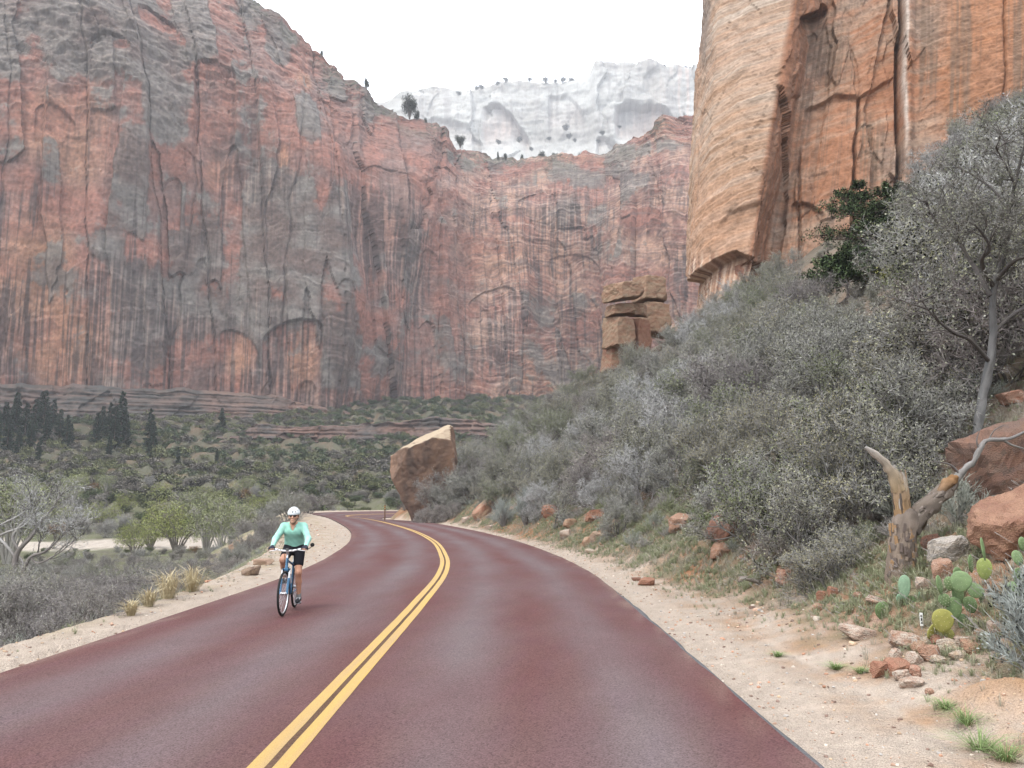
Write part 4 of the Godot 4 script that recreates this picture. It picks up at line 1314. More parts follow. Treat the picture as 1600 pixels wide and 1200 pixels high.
# a broken block: the solid inside a set of planes, with a rough skin
func rock_mesh(sd: int, size: Vector3, n: int, planes: Array, ca: Color, cb: Color, rough := 0.03, mt: Material = null, bands := 0.0, crown := Color(0, 0, 0, 0)) -> ArrayMesh:
	var rng := RandomNumberGenerator.new()
	rng.seed = sd
	var pl := planes.duplicate()
	if pl.is_empty():
		for i in 13:
			var v := rv(rng)
			pl.append([v, rng.randf_range(0.62, 0.95)])
		for a in [Vector3.UP, Vector3.DOWN, Vector3.LEFT, Vector3.RIGHT, Vector3.BACK, Vector3.FORWARD]:
			pl.append([(a + rv(rng) * 0.25).normalized(), rng.randf_range(0.6, 0.85)])
	var mb := MB.new()
	var f: FastNoiseLite = nz.rk
	for face in 6:
		var pts := PackedVector3Array()
		for j in n + 1:
			for i in n + 1:
				var a := tan((i / float(n) - 0.5) * PI * 0.5)
				var b := tan((j / float(n) - 0.5) * PI * 0.5)
				var q := Vector3(a, b, 1.0)
				match face:
					1: q = Vector3(-a, b, -1.0)
					2: q = Vector3(1.0, b, -a)
					3: q = Vector3(-1.0, b, a)
					4: q = Vector3(a, 1.0, -b)
					5: q = Vector3(a, -1.0, b)
				q = q.normalized()
				var r := 1.35
				for p in pl:
					var dt: float = q.dot(p[0])
					if dt > 0.01: r = minf(r, p[1] / dt)
				var w := q * r
				w += q * rough * (f.get_noise_3d(w.x * 1.4 + sd, w.y * 1.4, w.z * 1.4) + 0.5 * f.get_noise_3d(w.x * 5.0, w.y * 5.0 + sd, w.z * 5.0))
				pts.append(w * size)
		for j in n:
			for i in n:
				var k := j * (n + 1) + i
				for h in 2:
					var a := pts[k]
					var b := pts[k + n + 2] if h == 0 else pts[k + n + 1]
					var c := pts[k + 1] if h == 0 else pts[k + n + 2]
					var m := (a + b + c) / (3.0 * maxf(size.x, size.y))
					var t := 0.5 + 0.9 * f.get_noise_3d(m.x * 2.0 + sd, m.y * (2.0 + bands), m.z * 2.0) + 0.25 * f.get_noise_3d(m.x * 8.0, m.y * 8.0, m.z * 8.0 + sd)
					var col := ca.lerp(cb, clampf(t, 0, 1))
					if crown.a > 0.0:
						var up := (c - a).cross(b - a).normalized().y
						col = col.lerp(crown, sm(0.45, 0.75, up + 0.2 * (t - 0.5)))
					mb.tri(a, b, c, col)
	return mb.mesh(mt if mt else M.stone)

func rock(called: String, label: String, p: Vector3, size: Vector3, sd: int, ca: Color, cb: Color, turn: Vector3, group := "", n := 7, planes := []) -> MeshInstance3D:
	var o := part(called, rock_mesh(sd, size, n, planes, ca, cb, 0.09 if n > 8 else 0.06, null, 5.0 if n > 8 else 1.0), self)
	o.position = p
	o.rotation = turn
	tag(o, label, "rock", group)
	return o

const C_ORANGE := Color(0.35, 0.195, 0.13)
const C_RED := Color(0.33, 0.155, 0.105)
const C_PINK := Color(0.41, 0.27, 0.20)
const C_PALE := Color(0.50, 0.43, 0.36)
const C_DARK := Color(0.19, 0.13, 0.105)
const C_TAN := Color(0.40, 0.29, 0.20)
const C_GREY := Color(0.36, 0.33, 0.30)

func make_rocks() -> void:
	noise("rk", 71, 0.8, 3)
	var rng := RandomNumberGenerator.new()
	rng.seed = 5
	# px and py of the middle, width and height in pixels, colours, label
	var list := [
		[1600, 820, 120, 90, Color(0.25, 0.13, 0.09), Color(0.36, 0.21, 0.14), "large red boulder behind the prickly pears at the right edge"],
		[1600, 712, 150, 120, Color(0.15, 0.105, 0.085), Color(0.25, 0.135, 0.095), "dark red slab above the large red boulder at the right edge"],
		[1496, 856, 56, 44, C_GREY, C_PALE, "pale grey weathered block between the snag and the red boulder"],
		[1462, 846, 24, 28, C_DARK, C_RED, "small dark red stone squeezed beside the snag's foot"],
		[1478, 890, 26, 34, C_PINK, C_ORANGE, "pink stone below the pale grey weathered block"],
		[1445, 912, 24, 20, C_PALE, C_PINK, "pale rounded stone behind the left prickly pear"],
		[1132, 828, 46, 38, C_DARK, C_RED, "dark tilted red slab in the bank left of the snag"],
		[1128, 862, 34, 22, C_ORANGE, C_PINK, "orange stone right under the dark tilted slab"],
		[1066, 816, 42, 26, C_PINK, C_ORANGE, "rounded pink rock beside the green tuft on the bank"],
		[1230, 902, 30, 28, C_PINK, C_RED, "upright pink stone beside the dead brush"],
		[1284, 880, 22, 22, C_ORANGE, C_RED, "orange stone right of the upright pink stone"],
		[1288, 930, 20, 16, C_ORANGE, C_RED, "small orange stone in the grass, left of a pair"],
		[1304, 926, 16, 16, C_RED, C_ORANGE, "small red stone in the grass, right of a pair"],
		[1376, 940, 34, 12, C_PALE, C_ORANGE, "flat pale stone left of the prickly pears"],
		[1281, 950, 20, 14, C_ORANGE, C_PINK, "lone orange stone just above the sandy verge"],
		[1345, 990, 44, 22, C_PALE, C_PINK, "low pale rock half buried in the verge sand"],
		[1012, 910, 24, 12, C_ORANGE, C_RED, "orange stone lying at the road edge of the verge"],
		[996, 905, 14, 7, C_DARK, C_RED, "flat dark stone beside the orange verge stone"],
		[925, 862, 22, 8, C_PALE, C_TAN, "thin flat slab lying where the bank meets the shoulder"],
		[920, 846, 20, 18, C_TAN, C_ORANGE, "left one of the clustered tan stones on the bank"],
		[934, 840, 22, 18, C_TAN, C_PINK, "middle one of the clustered tan stones on the bank"],
		[950, 832, 20, 20, C_ORANGE, C_TAN, "right one of the clustered tan stones on the bank"],
		[884, 834, 18, 16, C_PALE, C_PINK, "whitish stone on the bank left of the tan cluster"],
		[892, 818, 20, 16, C_TAN, C_ORANGE, "tan stone just above the whitish one on the bank"],
		[932, 806, 34, 22, C_ORANGE, C_RED, "orange outcrop in the red bank under the scrub"],
		[860, 798, 24, 22, C_RED, C_ORANGE, "red outcrop in the bank beside the round sage bush"],
		[764, 824, 12, 8, C_PALE, C_PINK, "small whitish stone on the red dirt below the round sage bush"],
		[728, 812, 14, 10, C_PINK, C_PALE, "small pink stone on the far bank"],
		[372, 858, 28, 28, C_ORANGE, C_TAN, "orange rock on the left bank behind the cyclist"],
		[396, 848, 26, 12, C_TAN, C_ORANGE, "tan slab beside the orange rock on the left bank"],
		[388, 894, 26, 15, C_TAN, C_DARK, "brown rock at the shoulder's outer edge left of the cyclist"],
		[338, 888, 18, 12, C_PALE, C_TAN, "small pale rock among the left bank shrubs"],
		[410, 878, 30, 12, C_TAN, C_PINK, "flat tan rock in the dry grass left of the cyclist"],
		[1590, 620, 40, 26, C_RED, C_PINK, "red rock high on the slope by the right edge"],
		[1165, 905, 22, 10, C_DARK, C_GREY, "flat dark stone under the dead brush"],
		[1345, 930, 18, 10, C_ORANGE, C_PINK, "thin orange chip in the grass left of the flat pale stone"],
	]
	var k := 100
	for q in list:
		k += 1
		var b := pick(q[0], q[1] + q[3] * 0.38)
		var m := (-b.z + 0.3) / F
		var s := Vector3(q[2], q[3], (q[2] + q[3]) * 0.5) * m * 0.66
		var p := b + Vector3(0, q[3] * 0.30 * m, -s.z * 0.4)
		var n := 14 if q[2] > 100 else (9 if q[2] > 30 else 6)
		var o := rock("boulder" if q[2] > 100 else "rock", q[6], p, s, k, q[4], q[5], Vector3(rng.randfn() * 0.1, rng.randfn() * 0.4, rng.randfn() * 0.18), "", n)
		if q[0] in [1132, 1600]: o.rotation = Vector3(0.1, 0.2, 0.5)
	# the heap of stones on the verge
	var heap := [[1417, 1002, 40, 26, C_ORANGE, C_PALE], [1437, 1011, 20, 18, C_ORANGE, C_TAN], [1470, 1000, 26, 14, C_ORANGE, C_RED], [1459, 1020, 28, 26, C_PINK, C_ORANGE], [1487, 1009, 28, 22, C_PALE, C_TAN], [1514, 1002, 32, 16, C_ORANGE, C_PALE], [1448, 1004, 18, 16, C_PALE, C_TAN], [1403, 1022, 18, 16, C_PINK, C_PALE], [1384, 1045, 36, 24, C_RED, C_ORANGE], [1402, 1042, 38, 24, C_ORANGE, C_RED], [1412, 1056, 24, 16, C_PALE, C_PINK], [1431, 1030, 20, 22, C_PINK, C_PALE], [1433, 1049, 16, 18, C_RED, C_PINK], [1427, 1067, 36, 16, C_PALE, C_PINK], [1454, 1081, 12, 9, C_ORANGE, C_PINK], [1469, 1032, 24, 14, C_PALE, C_TAN], [1534, 989, 16, 14, C_TAN, C_ORANGE], [1559, 981, 22, 20, C_PALE, C_ORANGE], [1521, 1011, 28, 20, C_ORANGE, C_TAN], [1500, 1024, 22, 16, C_PALE, C_TAN]]
	var where := ["big orange stone at the heap's upper left", "small orange stone tucked right of the heap's big one", "flat red-orange stone along the heap's top", "pink stone in the middle of the heap", "pale stone on the heap's right half", "flat orange stone at the heap's top right", "pale stone between the heap's two top ones", "pink chip at the heap's left side", "dark red stone at the heap's lower left corner", "orange stone leaning on the heap's dark red one", "pale stone in front of the heap's red pair", "pink stone standing in the heap's centre left", "small red stone under the heap's standing one", "flat pale stone lowest in the heap", "tiny orange stone apart in front of the heap", "pale flat stone right of the heap's pink middle", "tan stone above the heap under the bare bush", "pale orange stone farthest right above the heap", "orange tan stone at the heap's right end", "pale stone at the heap's lower right"]
	for i in heap.size():
		var q: Array = heap[i]
		var b := pick(q[0], q[1] + q[3] * 0.4)
		var m := -b.z / F
		var s := Vector3(q[2], q[3], (q[2] + q[3]) * 0.5) * m * 0.68
		rock("heap_stone", where[i], b + Vector3(0, q[3] * 0.33 * m, -s.z * 0.3), s, 300 + i, q[4], q[5], Vector3(rng.randfn() * 0.2, rng.randfn() * 0.6, rng.randfn() * 0.2), "stones heaped on the verge", 6)
	# small loose stones
	var spots: Array[Transform3D] = []
	var tints := PackedColorArray()
	for i in 9000:
		var d := 4.0 + 60.0 * pow(rng.randf(), 1.7)
		var j := road_i[clampi(int((d + 60.0) * 2.0), 0, 299)]
		var right := rng.randf() < 0.62
		var off := (3.98 + 5.0 * pow(rng.randf(), 1.5)) if right else (-3.9 - 4.0 * pow(rng.randf(), 1.3))
		var p := road_at(j, off) + Vector3(rng.randf_range(-0.3, 0.3), 0, rng.randf_range(-0.3, 0.3))
		var s := 0.006 + 0.022 * pow(rng.randf(), 4.0) + 0.0002 * d
		if absf(off) > 5.5 and rng.randf() < 0.2: s *= 2.4
		p.y = height(p.x, -p.z) + s * 0.2
		spots.append(Transform3D(Basis.from_euler(Vector3(rng.randf() * 6, rng.randf() * 6, 0)).scaled(Vector3(s, s * 0.7, s * rng.randf_range(0.7, 1.3))), p))
		var c: Color = [C_PALE, C_TAN, C_PINK, C_ORANGE, C_GREY, C_DARK][int(pow(rng.randf(), 0.8) * 5.99)]
		tints.append(c * rng.randf_range(0.8, 1.2))
	scatter("gravel", "loose gravel strewn over both sandy shoulders", rock_mesh(9, Vector3.ONE, 2, [], Color.WHITE, Color.WHITE, 0.1, M.wood), spots, tints)
	# the leaning boulder by the bend; its planes in metres
	var bd := 77.0
	var base := at(665, 735, bd)
	var bp := [[Vector3(-0.52, 0.855, 0.0), 2.85], [Vector3(-0.40, 0.90, 0.25), 3.0], [Vector3(-1.0, 0.04, 0.0), 3.35], [Vector3(-0.906, -0.424, 0.0), 3.1], [Vector3(-0.25, -0.30, 0.92), 2.3], [Vector3(0.35, -0.22, 0.91), 2.6], [Vector3(1.0, 0.1, 0.0), 2.9], [Vector3(0.0, 0.0, -1.0), 3.0], [Vector3(-0.6, 0.1, -0.8), 3.2], [Vector3(0.3, 0.95, 0.0), 4.9], [Vector3(0.0, -1.0, 0.0), 5.2], [Vector3(-0.75, 0.1, 0.65), 3.0], [Vector3(0.3, 0.7, 0.6), 4.3]]
	for q in bp: q[0] = (q[0] as Vector3).normalized()
	var sc := []
	for q in bp: sc.append([q[0], q[1] / 4.0])
	var big := MB.new()
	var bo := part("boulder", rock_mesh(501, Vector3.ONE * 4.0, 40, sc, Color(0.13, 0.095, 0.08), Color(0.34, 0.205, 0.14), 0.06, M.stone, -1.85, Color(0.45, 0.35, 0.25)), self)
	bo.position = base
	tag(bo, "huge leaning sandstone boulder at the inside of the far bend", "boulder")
	var tilt := [[690, 792, 62, 26, 70.0, C_ORANGE, "long reddish slab lying on the bank at the leaning boulder's foot"], [760, 800, 40, 30, 52.0, C_RED, "red dirt-stained rock in the bank left of the round sage bush"]]
	for q in tilt:
		var p := pick(q[0], q[1])
		var m := -p.z / F
		rock("rock", q[6], p, Vector3(q[2], q[3], q[3]) * m * 0.7, int(q[0]), q[5], C_TAN, Vector3(0, 0.2, 0.62), "", 9)
	# block stack under the prow
	var st := thing("block_stack", "stack of big cracked sandstone blocks left of the prow's foot", "rock outcrop", at(985, 540, 93.0))
	for q in [[972, 455, 70, 34, 92.5, Vector3(0, 0.5, 0.22), C_TAN, C_ORANGE], [965, 484, 52, 22, 93.0, Vector3(0, 0.2, 0.12), C_ORANGE, C_TAN], [963, 520, 50, 62, 93.5, Vector3(0, 0.3, 0.02), C_ORANGE, C_TAN], [1000, 484, 34, 26, 94.5, Vector3(0, -0.3, -0.1), C_TAN, C_ORANGE], [1002, 524, 40, 66, 95.5, Vector3(0, 0.4, 0.05), C_ORANGE, C_RED], [1030, 452, 56, 52, 98.5, Vector3(0, 0.25, 0.03), C_TAN, C_ORANGE], [1036, 500, 62, 66, 99.0, Vector3(0, 0.1, 0), C_ORANGE, C_TAN], [960, 562, 56, 50, 95.0, Vector3(0, 0.1, 0), C_RED, C_TAN]]:
		var m: float = q[4] / F
		var j := Vector3(rng.randf_range(0.6, 0.75), rng.randf_range(0.6, 0.75), rng.randf_range(0.6, 0.75))
		var pl := [[Vector3(1, 0.1, 0.1).normalized(), 0.72], [Vector3(-1, 0.12, 0.15).normalized(), 0.72], [Vector3(0.05, 1, 0.1).normalized(), 0.72], [Vector3(0, -1, 0), 0.72], [Vector3(0.15, 0.05, 1).normalized(), j.x], [Vector3(0, 0, -1), 0.72], [Vector3(-0.7, 0.6, 0.4).normalized(), 0.9 + 0.12 * rng.randf()], [Vector3(0.7, 0.5, 0.5).normalized(), 0.92 + 0.12 * rng.randf()], [Vector3(0.6, -0.5, 0.6).normalized(), 0.95]]
		var o := part("block", rock_mesh(int(q[0] + q[1]), Vector3(q[2], q[3], (q[2] + q[3]) * 0.5) * m * 0.53, 20, pl, (q[6] as Color) * 0.85, (q[7] as Color) * 0.8, 0.08, null, 4.0), st)
		o.position = at(985.0 + (q[0] - 985.0) * 0.72, q[1], q[4]) - st.position
		o.rotation = q[5]

func limb(mb: MB, pts: Array, d: float, sides: int, c0: Color, c1: Color, lump := 0.0, sd := 0) -> PackedVector3Array:
	var p := PackedVector3Array()
	var r := PackedFloat32Array()
	var n := pts.size()
	var w: Array[Vector3] = []
	for q in pts: w.append(at(q[0], q[1], d + (q[3] if q.size() > 3 else 0.0)))
	for i in n - 1:
		for k in 4:
			var t := k / 4.0
			p.append(w[i].cubic_interpolate(w[i + 1], w[maxi(i - 1, 0)], w[mini(i + 2, n - 1)], t))
			r.append(lerpf(pts[i][2], pts[i + 1][2], t))
	p.append(w[n - 1])
	r.append(pts[n - 1][2])
	mb.tube(p, r, sides, c0, c1, true, lump, sd)
	return p

func move_to(t: Node3D, mb: MB) -> MB:      # vertices that were laid out in the world, taken into a thing's own axes
	for i in mb.v.size(): mb.v[i] -= t.position
	return mb

func make_snag() -> void:
	var foot := pick(1410, 903)
	var d := -foot.z + 0.1
	var t := thing("dead_tree", "broken dead tree snag with orange heartwood beside the prickly pears", "tree", foot)
	var wood := Color(0.46, 0.27, 0.12)
	var pale := Color(0.52, 0.48, 0.45)
	var bark := Color(0.26, 0.215, 0.185)
	var mb := MB.new()
	limb(mb, [[1410, 930, 0.23], [1409, 905, 0.205], [1408, 868, 0.175], [1412, 835, 0.17], [1419, 808, 0.175], [1423, 797, 0.12]], d, 16, Color(0.33, 0.25, 0.19), bark, 0.22, 3)
	var rng := RandomNumberGenerator.new()
	rng.seed = 12
	for i in 90:      # flaking plates of bark
		var w := rng.randf_range(0.0, PI)
		var y := rng.randf()
		var c := at(1409, 905 - 85 * y, d)
		var o := Vector3(cos(w), 0, sin(w)) * (0.203 - 0.03 * y)
		mb.box(c + o, Vector3(rng.randf_range(0.02, 0.06), rng.randf_range(0.05, 0.14), 0.012), Basis(Vector3.UP, PI / 2 - w) * Basis(Vector3.BACK, rng.randfn() * 0.2) * Basis(Vector3.RIGHT, rng.randfn() * 0.12), [bark, Color(0.36, 0.28, 0.22), Color(0.2, 0.16, 0.14), Color(0.42, 0.27, 0.15)][i % 4], 0.003)
	part("trunk", move_to(t, mb).mesh(M.bark), t)
	mb = MB.new()
	limb(mb, [[1414, 818, 0.125], [1410, 790, 0.11], [1405, 766, 0.115], [1399, 746, 0.095], [1393, 734, 0.045]], d, 16, Color(0.38, 0.23, 0.11), Color(0.45, 0.37, 0.29), 0.35, 5)
	for q in [[[1404, 768, 0.08], [1394, 742, 0.075], [1384, 725, 0.06], [1368, 710, 0.05], [1352, 699, 0.022]], [[1400, 752, 0.05], [1391, 733, 0.045], [1381, 719, 0.018]], [[1406, 756, 0.055], [1400, 738, 0.045], [1396, 727, 0.02]], [[1412, 776, 0.05], [1412, 752, 0.04], [1409, 738, 0.015]]]:
		limb(mb, q, d - 0.05, 9, Color(0.45, 0.33, 0.2), pale, 0.5, int(q[0][1]))
	for i in 12:      # split, splintered wood
		var x := 1397.0 + i * 2.1
		var c: Color = [Color(0.07, 0.045, 0.03), wood, Color(0.52, 0.36, 0.17), Color(0.3, 0.17, 0.08), pale][i % 5]
		limb(mb, [[x + 3, 814 - (i % 4) * 5, 0.012], [x, 782, 0.02], [x - 6, 750 - (i % 3) * 8, 0.008]], d - 0.10 + 0.018 * absf(i - 5.5), 5, c, c.lerp(pale, 0.4), 0.5, i)
	part("broken_limb", move_to(t, mb).mesh(M.bark), t)
	mb = MB.new()
	limb(mb, [[1418, 825, 0.16], [1440, 800, 0.14], [1462, 780, 0.12], [1482, 762, 0.10], [1492, 752, 0.06]], d, 16, Color(0.2, 0.165, 0.14), Color(0.26, 0.21, 0.17), 0.4, 8)
	for i in 70:
		var f := rng.randf()
		var c := at(lerpf(1424, 1486, f), lerpf(818, 758, f), d)
		var w := rng.randf_range(-0.3, 2.8)
		var n := (Vector3(-0.6, 0.75, 0) * sin(w) + Vector3(0, 0, 1) * cos(w)).normalized()
		mb.box(c + n * lerpf(0.14, 0.10, f), Vector3(rng.randf_range(0.03, 0.1), rng.randf_range(0.02, 0.04), 0.03), Basis(Quaternion(Vector3.BACK, n)) * Basis(Vector3.BACK, 0.75 + rng.randfn() * 0.3), [bark, Color(0.32, 0.27, 0.23), Color(0.16, 0.13, 0.11)][i % 3], 0.004)
	limb(mb, [[1470, 770, 0.05], [1480, 757, 0.075], [1489, 749, 0.07], [1496, 744, 0.02]], d - 0.07, 11, Color(0.3, 0.2, 0.13), Color(0.40, 0.21, 0.09), 0.6, 9)
	part("leaning_limb", move_to(t, mb).mesh(M.bark), t)
	mb = MB.new()
	limb(mb, [[1486, 755, 0.06], [1501, 741, 0.046], [1512, 729, 0.045], [1521, 722, 0.036], [1530, 704, 0.038], [1538, 691, 0.03], [1547, 687, 0.03], [1565, 687, 0.025], [1586, 682, 0.02], [1612, 668, 0.012]], d, 9, Color(0.33, 0.31, 0.29), Color(0.29, 0.27, 0.26), 0.5, 11)
	for q in [[[1500, 742, 0.016], [1488, 728, 0.012], [1470, 722, 0.008], [1448, 722, 0.004]], [[1530, 704, 0.012], [1526, 688, 0.009], [1531, 672, 0.004]], [[1545, 687, 0.01], [1554, 672, 0.007], [1570, 664, 0.003]]]:
		limb(mb, q, d, 6, Color(0.2, 0.18, 0.17), Color(0.2, 0.18, 0.17), 0.2, 3)
	limb(mb, [[1567, 686, 0.02], [1580, 695, 0.016], [1604, 702, 0.008]], d, 6, Color(0.3, 0.28, 0.26), Color(0.3, 0.28, 0.26))
	part("bare_branch", move_to(t, mb).mesh(M.bark), t)
	# slender dead sapling to its left
	var s := thing("dead_sapling", "thin grey dead sapling with forked bare branches left of the snag", "tree", pick(1345, 818))
	var e := -s.position.z
	mb = MB.new()
	for q in [[[1344, 825, 0.03], [1347, 790, 0.028], [1358, 760, 0.026], [1368, 735, 0.02], [1362, 715, 0.014], [1345, 702, 0.01], [1318, 690, 0.006]], [[1346, 795, 0.02], [1338, 775, 0.016], [1333, 768, 0.012]], [[1360, 757, 0.014], [1375, 762, 0.012], [1368, 778, 0.008]], [[1367, 738, 0.012], [1357, 700, 0.01], [1359, 682, 0.007], [1375, 668, 0.004]], [[1346, 800, 0.016], [1330, 802, 0.012], [1318, 806, 0.006]], [[1350, 785, 0.01], [1385, 778, 0.008], [1400, 795, 0.004]]]:
		limb(mb, q, e, 6, Color(0.3, 0.28, 0.27), Color(0.36, 0.34, 0.33), 0.15, 2)
	part("branches", move_to(s, mb).mesh(M.wood), s)
	# fallen wood
	for q in [["weathered yellow slab of fallen bark left of the snag", [[1306, 872, 0.02], [1325, 866, 0.045], [1345, 862, 0.05], [1370, 858, 0.03]], Color(0.5, 0.36, 0.17), 868], ["curved grey dead log under the dry brush on the bank", [[1166, 905, 0.02], [1180, 908, 0.04], [1198, 914, 0.045], [1216, 906, 0.02]], Color(0.3, 0.26, 0.22), 912], ["pale bare stick lying in the bush left of the snag", [[1105, 726, 0.02], [1128, 728, 0.02], [1150, 716, 0.018], [1172, 704, 0.012]], Color(0.5, 0.48, 0.46), 735]]:
		var f := pick(q[1][1][0], q[3])
		var l := thing("fallen_branch", q[0], "branch", f)
		mb = MB.new()
		limb(mb, q[1], -f.z - 0.1, 8, q[2], (q[2] as Color) * 0.8, 0.35, 4)
		part("wood", move_to(l, mb).mesh(M.bark), l)

func make_oak() -> void:
	var d := 15.0
	var base := at(1520, 735, d)
	base.y = height(base.x, d)
	var t := thing("oak_tree", "tall crooked grey oak rising above the snag at the right edge", "tree", base)
	var rng := RandomNumberGenerator.new()
	rng.seed = 404
	var mb := MB.new()
	var tm := MB.new()
	var c0 := Color(0.25, 0.245, 0.24)
	var c1 := Color(0.085, 0.075, 0.07)
	var o := TWIGGY.duplicate()
	o.merge({"levels": 2, "kids": 3, "wig": 0.36, "up": 0.04, "bark": Color(0.09, 0.08, 0.075), "twigs": 7, "twig": Color(0.17, 0.16, 0.145), "leafy": 0.6, "leaf": Color(0.25, 0.27, 0.16), "leaf2": Color(0.36, 0.35, 0.28), "twig_len": 0.18, "leaf_size": 0.028}, true)
	var g := MB.new()
	var sets := [
		[[1519, 750, 0.15, 0.0], [1522, 715, 0.135, 0], [1527, 675, 0.125, 0], [1532, 640, 0.12, 0], [1540, 600, 0.11, 0.1], [1548, 560, 0.1, 0.1], [1552, 520, 0.095, 0.2], [1550, 480, 0.085, 0.2], [1556, 440, 0.08, 0.2], [1568, 400, 0.065, 0.1], [1575, 360, 0.055, 0], [1580, 320, 0.05, 0], [1590, 270, 0.035, -0.1], [1602, 222, 0.02, -0.1]],
		[[1552, 446, 0.06, 0.2], [1540, 430, 0.05, 0.0], [1534, 405, 0.045, -0.3], [1546, 390, 0.04, -0.5], [1540, 372, 0.03, -0.6], [1524, 352, 0.02, -0.7]],
		[[1548, 462, 0.055, 0.2], [1526, 422, 0.05, 0.5], [1512, 402, 0.042, 0.7], [1495, 372, 0.035, 0.8], [1470, 352, 0.03, 0.9], [1456, 336, 0.022, 0.9], [1448, 314, 0.014, 0.9]],
		[[1558, 436, 0.05, 0.1], [1582, 410, 0.045, -0.4], [1606, 398, 0.035, -0.7], [1640, 372, 0.02, -1.0]],
		[[1552, 520, 0.05, 0.2], [1585, 490, 0.045, 0.4], [1622, 470, 0.035, 0.6], [1660, 430, 0.02, 0.7]],
		[[1546, 566, 0.05, 0.1], [1516, 532, 0.04, -0.3], [1490, 520, 0.035, -0.6], [1462, 498, 0.022, -0.8], [1440, 470, 0.012, -0.9]],
		[[1578, 335, 0.03, 0.0], [1555, 300, 0.026, 0.3], [1530, 280, 0.02, 0.5], [1500, 262, 0.012, 0.7]],
		[[1572, 372, 0.03, 0.0], [1600, 340, 0.026, 0.3], [1640, 300, 0.016, 0.4]],
		[[1586, 290, 0.025, -0.1], [1570, 255, 0.02, -0.4], [1556, 232, 0.012, -0.6]]]
	for k in sets.size():
		for q in sets[k]: q[2] *= 0.72 if k == 0 else 0.85
		var p := limb(mb if k == 0 else g, sets[k], d, 12 if k == 0 else 7, c0 if k == 0 else c1, c1, 0.4 if k == 0 else 0.2, k)
		var n := p.size()
		var from := int(n * (0.6 if k == 0 else 0.4))
		for i in range(from, n):
			for j in (1 if i % 3 else 0):
				var dir := ((p[mini(i + 1, n - 1)] - p[i - 1]).normalized() * 0.5 + rv(rng) * 0.9 + Vector3.UP * 0.25).normalized()
				grow(g, tm, p[i], dir, rng.randf_range(0.35, 0.75), 0.016, 0, o, rng)
	part("trunk", move_to(t, mb).mesh(M.bark), t)
	part("branches", move_to(t, g).mesh(M.wood), t)
	part("twigs", move_to(t, tm).mesh(M.twig), t)
	# bare cottonwoods on the valley floor at the left
	var lists := [[[[16, 985, 0.17], [18, 930, 0.15], [22, 890, 0.14], [28, 862, 0.12], [48, 840, 0.09], [62, 818, 0.07], [85, 790, 0.04], [96, 772, 0.02]], [[26, 875, 0.08], [8, 850, 0.07], [-20, 825, 0.05]], [[30, 860, 0.07], [20, 838, 0.06], [40, 812, 0.05], [52, 795, 0.03], [48, 782, 0.015]], [[-30, 850, 0.08], [10, 832, 0.06], [36, 822, 0.045], [60, 800, 0.02]], [[-30, 838, 0.06], [5, 818, 0.05], [30, 805, 0.035], [50, 790, 0.015]], [[30, 870, 0.05], [36, 882, 0.04], [28, 900, 0.02]]],
		[[[26, 960, 0.11], [34, 905, 0.1], [46, 872, 0.08], [70, 862, 0.06], [95, 840, 0.035], [112, 824, 0.015]], [[48, 870, 0.05], [60, 880, 0.045], [92, 864, 0.03], [125, 838, 0.012]], [[60, 866, 0.03], [62, 850, 0.02], [70, 836, 0.01]]]]
	var names := ["bare cottonwood with pale arching limbs at the far left", "smaller dark bare tree right of the pale limbed cottonwood"]
	for w in 2:
		var dd := 41.0 - 3.0 * w
		var root := at(lists[w][0][0][0], lists[w][0][0][1], dd)
		root.y = height(root.x, dd)
		var b := thing("bare_tree", names[w], "tree", root)
		var m1 := MB.new()
		var m2 := MB.new()
		for k in lists[w].size():
			var p := limb(m1, lists[w][k], dd, 8, Color(0.17, 0.15, 0.14), Color(0.46, 0.45, 0.44) if w == 0 and k > 0 else Color(0.2, 0.18, 0.17), 0.15, k)
			var n := p.size()
			for i in range(n / 2, n):
				var dir := ((p[mini(i + 1, n - 1)] - p[i - 1]).normalized() * 0.7 + rv(rng) * 0.7 + Vector3.UP * 0.3).normalized()
				var oo := o.duplicate()
				oo.merge({"levels": 1, "twigs": 7, "twig_w": 0.008, "twig_len": 0.5, "leafy": 0.12 if w else 0.3, "leaf_size": 0.06, "twig": Color(0.36, 0.35, 0.34), "leaf": Color(0.33, 0.36, 0.2)}, true)
				grow(m1, m2, p[i], dir, rng.randf_range(0.6, 1.2), 0.02, 0, oo, rng)
		part("trunk", move_to(b, m1).mesh(M.wood), b)
		part("twigs", move_to(b, m2).mesh(M.twig), b)
	# the pinyon pine under the orange wall, in two tiers
	for q in [[1352, 425, 145.0, 200.0, 601, "dark green pinyon pine spreading at the foot of the orange wall"], [1325, 470, 80.0, 170.0, 602, "lower dark pinyon spreading below the big pinyon"], [1405, 395, 115.0, 120.0, 603, "dark pinyon crown behind the big pinyon, against the cracked wall"]]:
		var f := pick(q[0], q[1], 24.0)
		var m := -f.z / F
		var pn := pine(q[4], q[2] * m, q[3] * m, 20, 0.25, 0.2, Color(0.05, 0.08, 0.035), Color(0.10, 0.135, 0.06))
		copy(pn, "pinyon_pine", q[5], "tree", "", f, 0.5, Vector3.ONE)
	# single bushes with a look of their own
	for q in [[1205, 470, 78.0, 2.4, Color(0.24, 0.29, 0.07), "bright green bush at the undercut of the prow"], [1125, 470, 76.0, 1.5, Color(0.2, 0.25, 0.09), "small green bush below the left edge of the prow"], [1405, 430, 50.0, 2.0, Color(0.27, 0.27, 0.07), "yellow-green bush under the dark pinyons"], [1365, 420, 56.0, 1.6, Color(0.3, 0.28, 0.06), "mustard coloured bush between the pinyon tiers"], [1490, 290, 48.0, 2.2, Color(0.24, 0.25, 0.08), "yellow-green bush high on the slope beside the tall oak"]]:
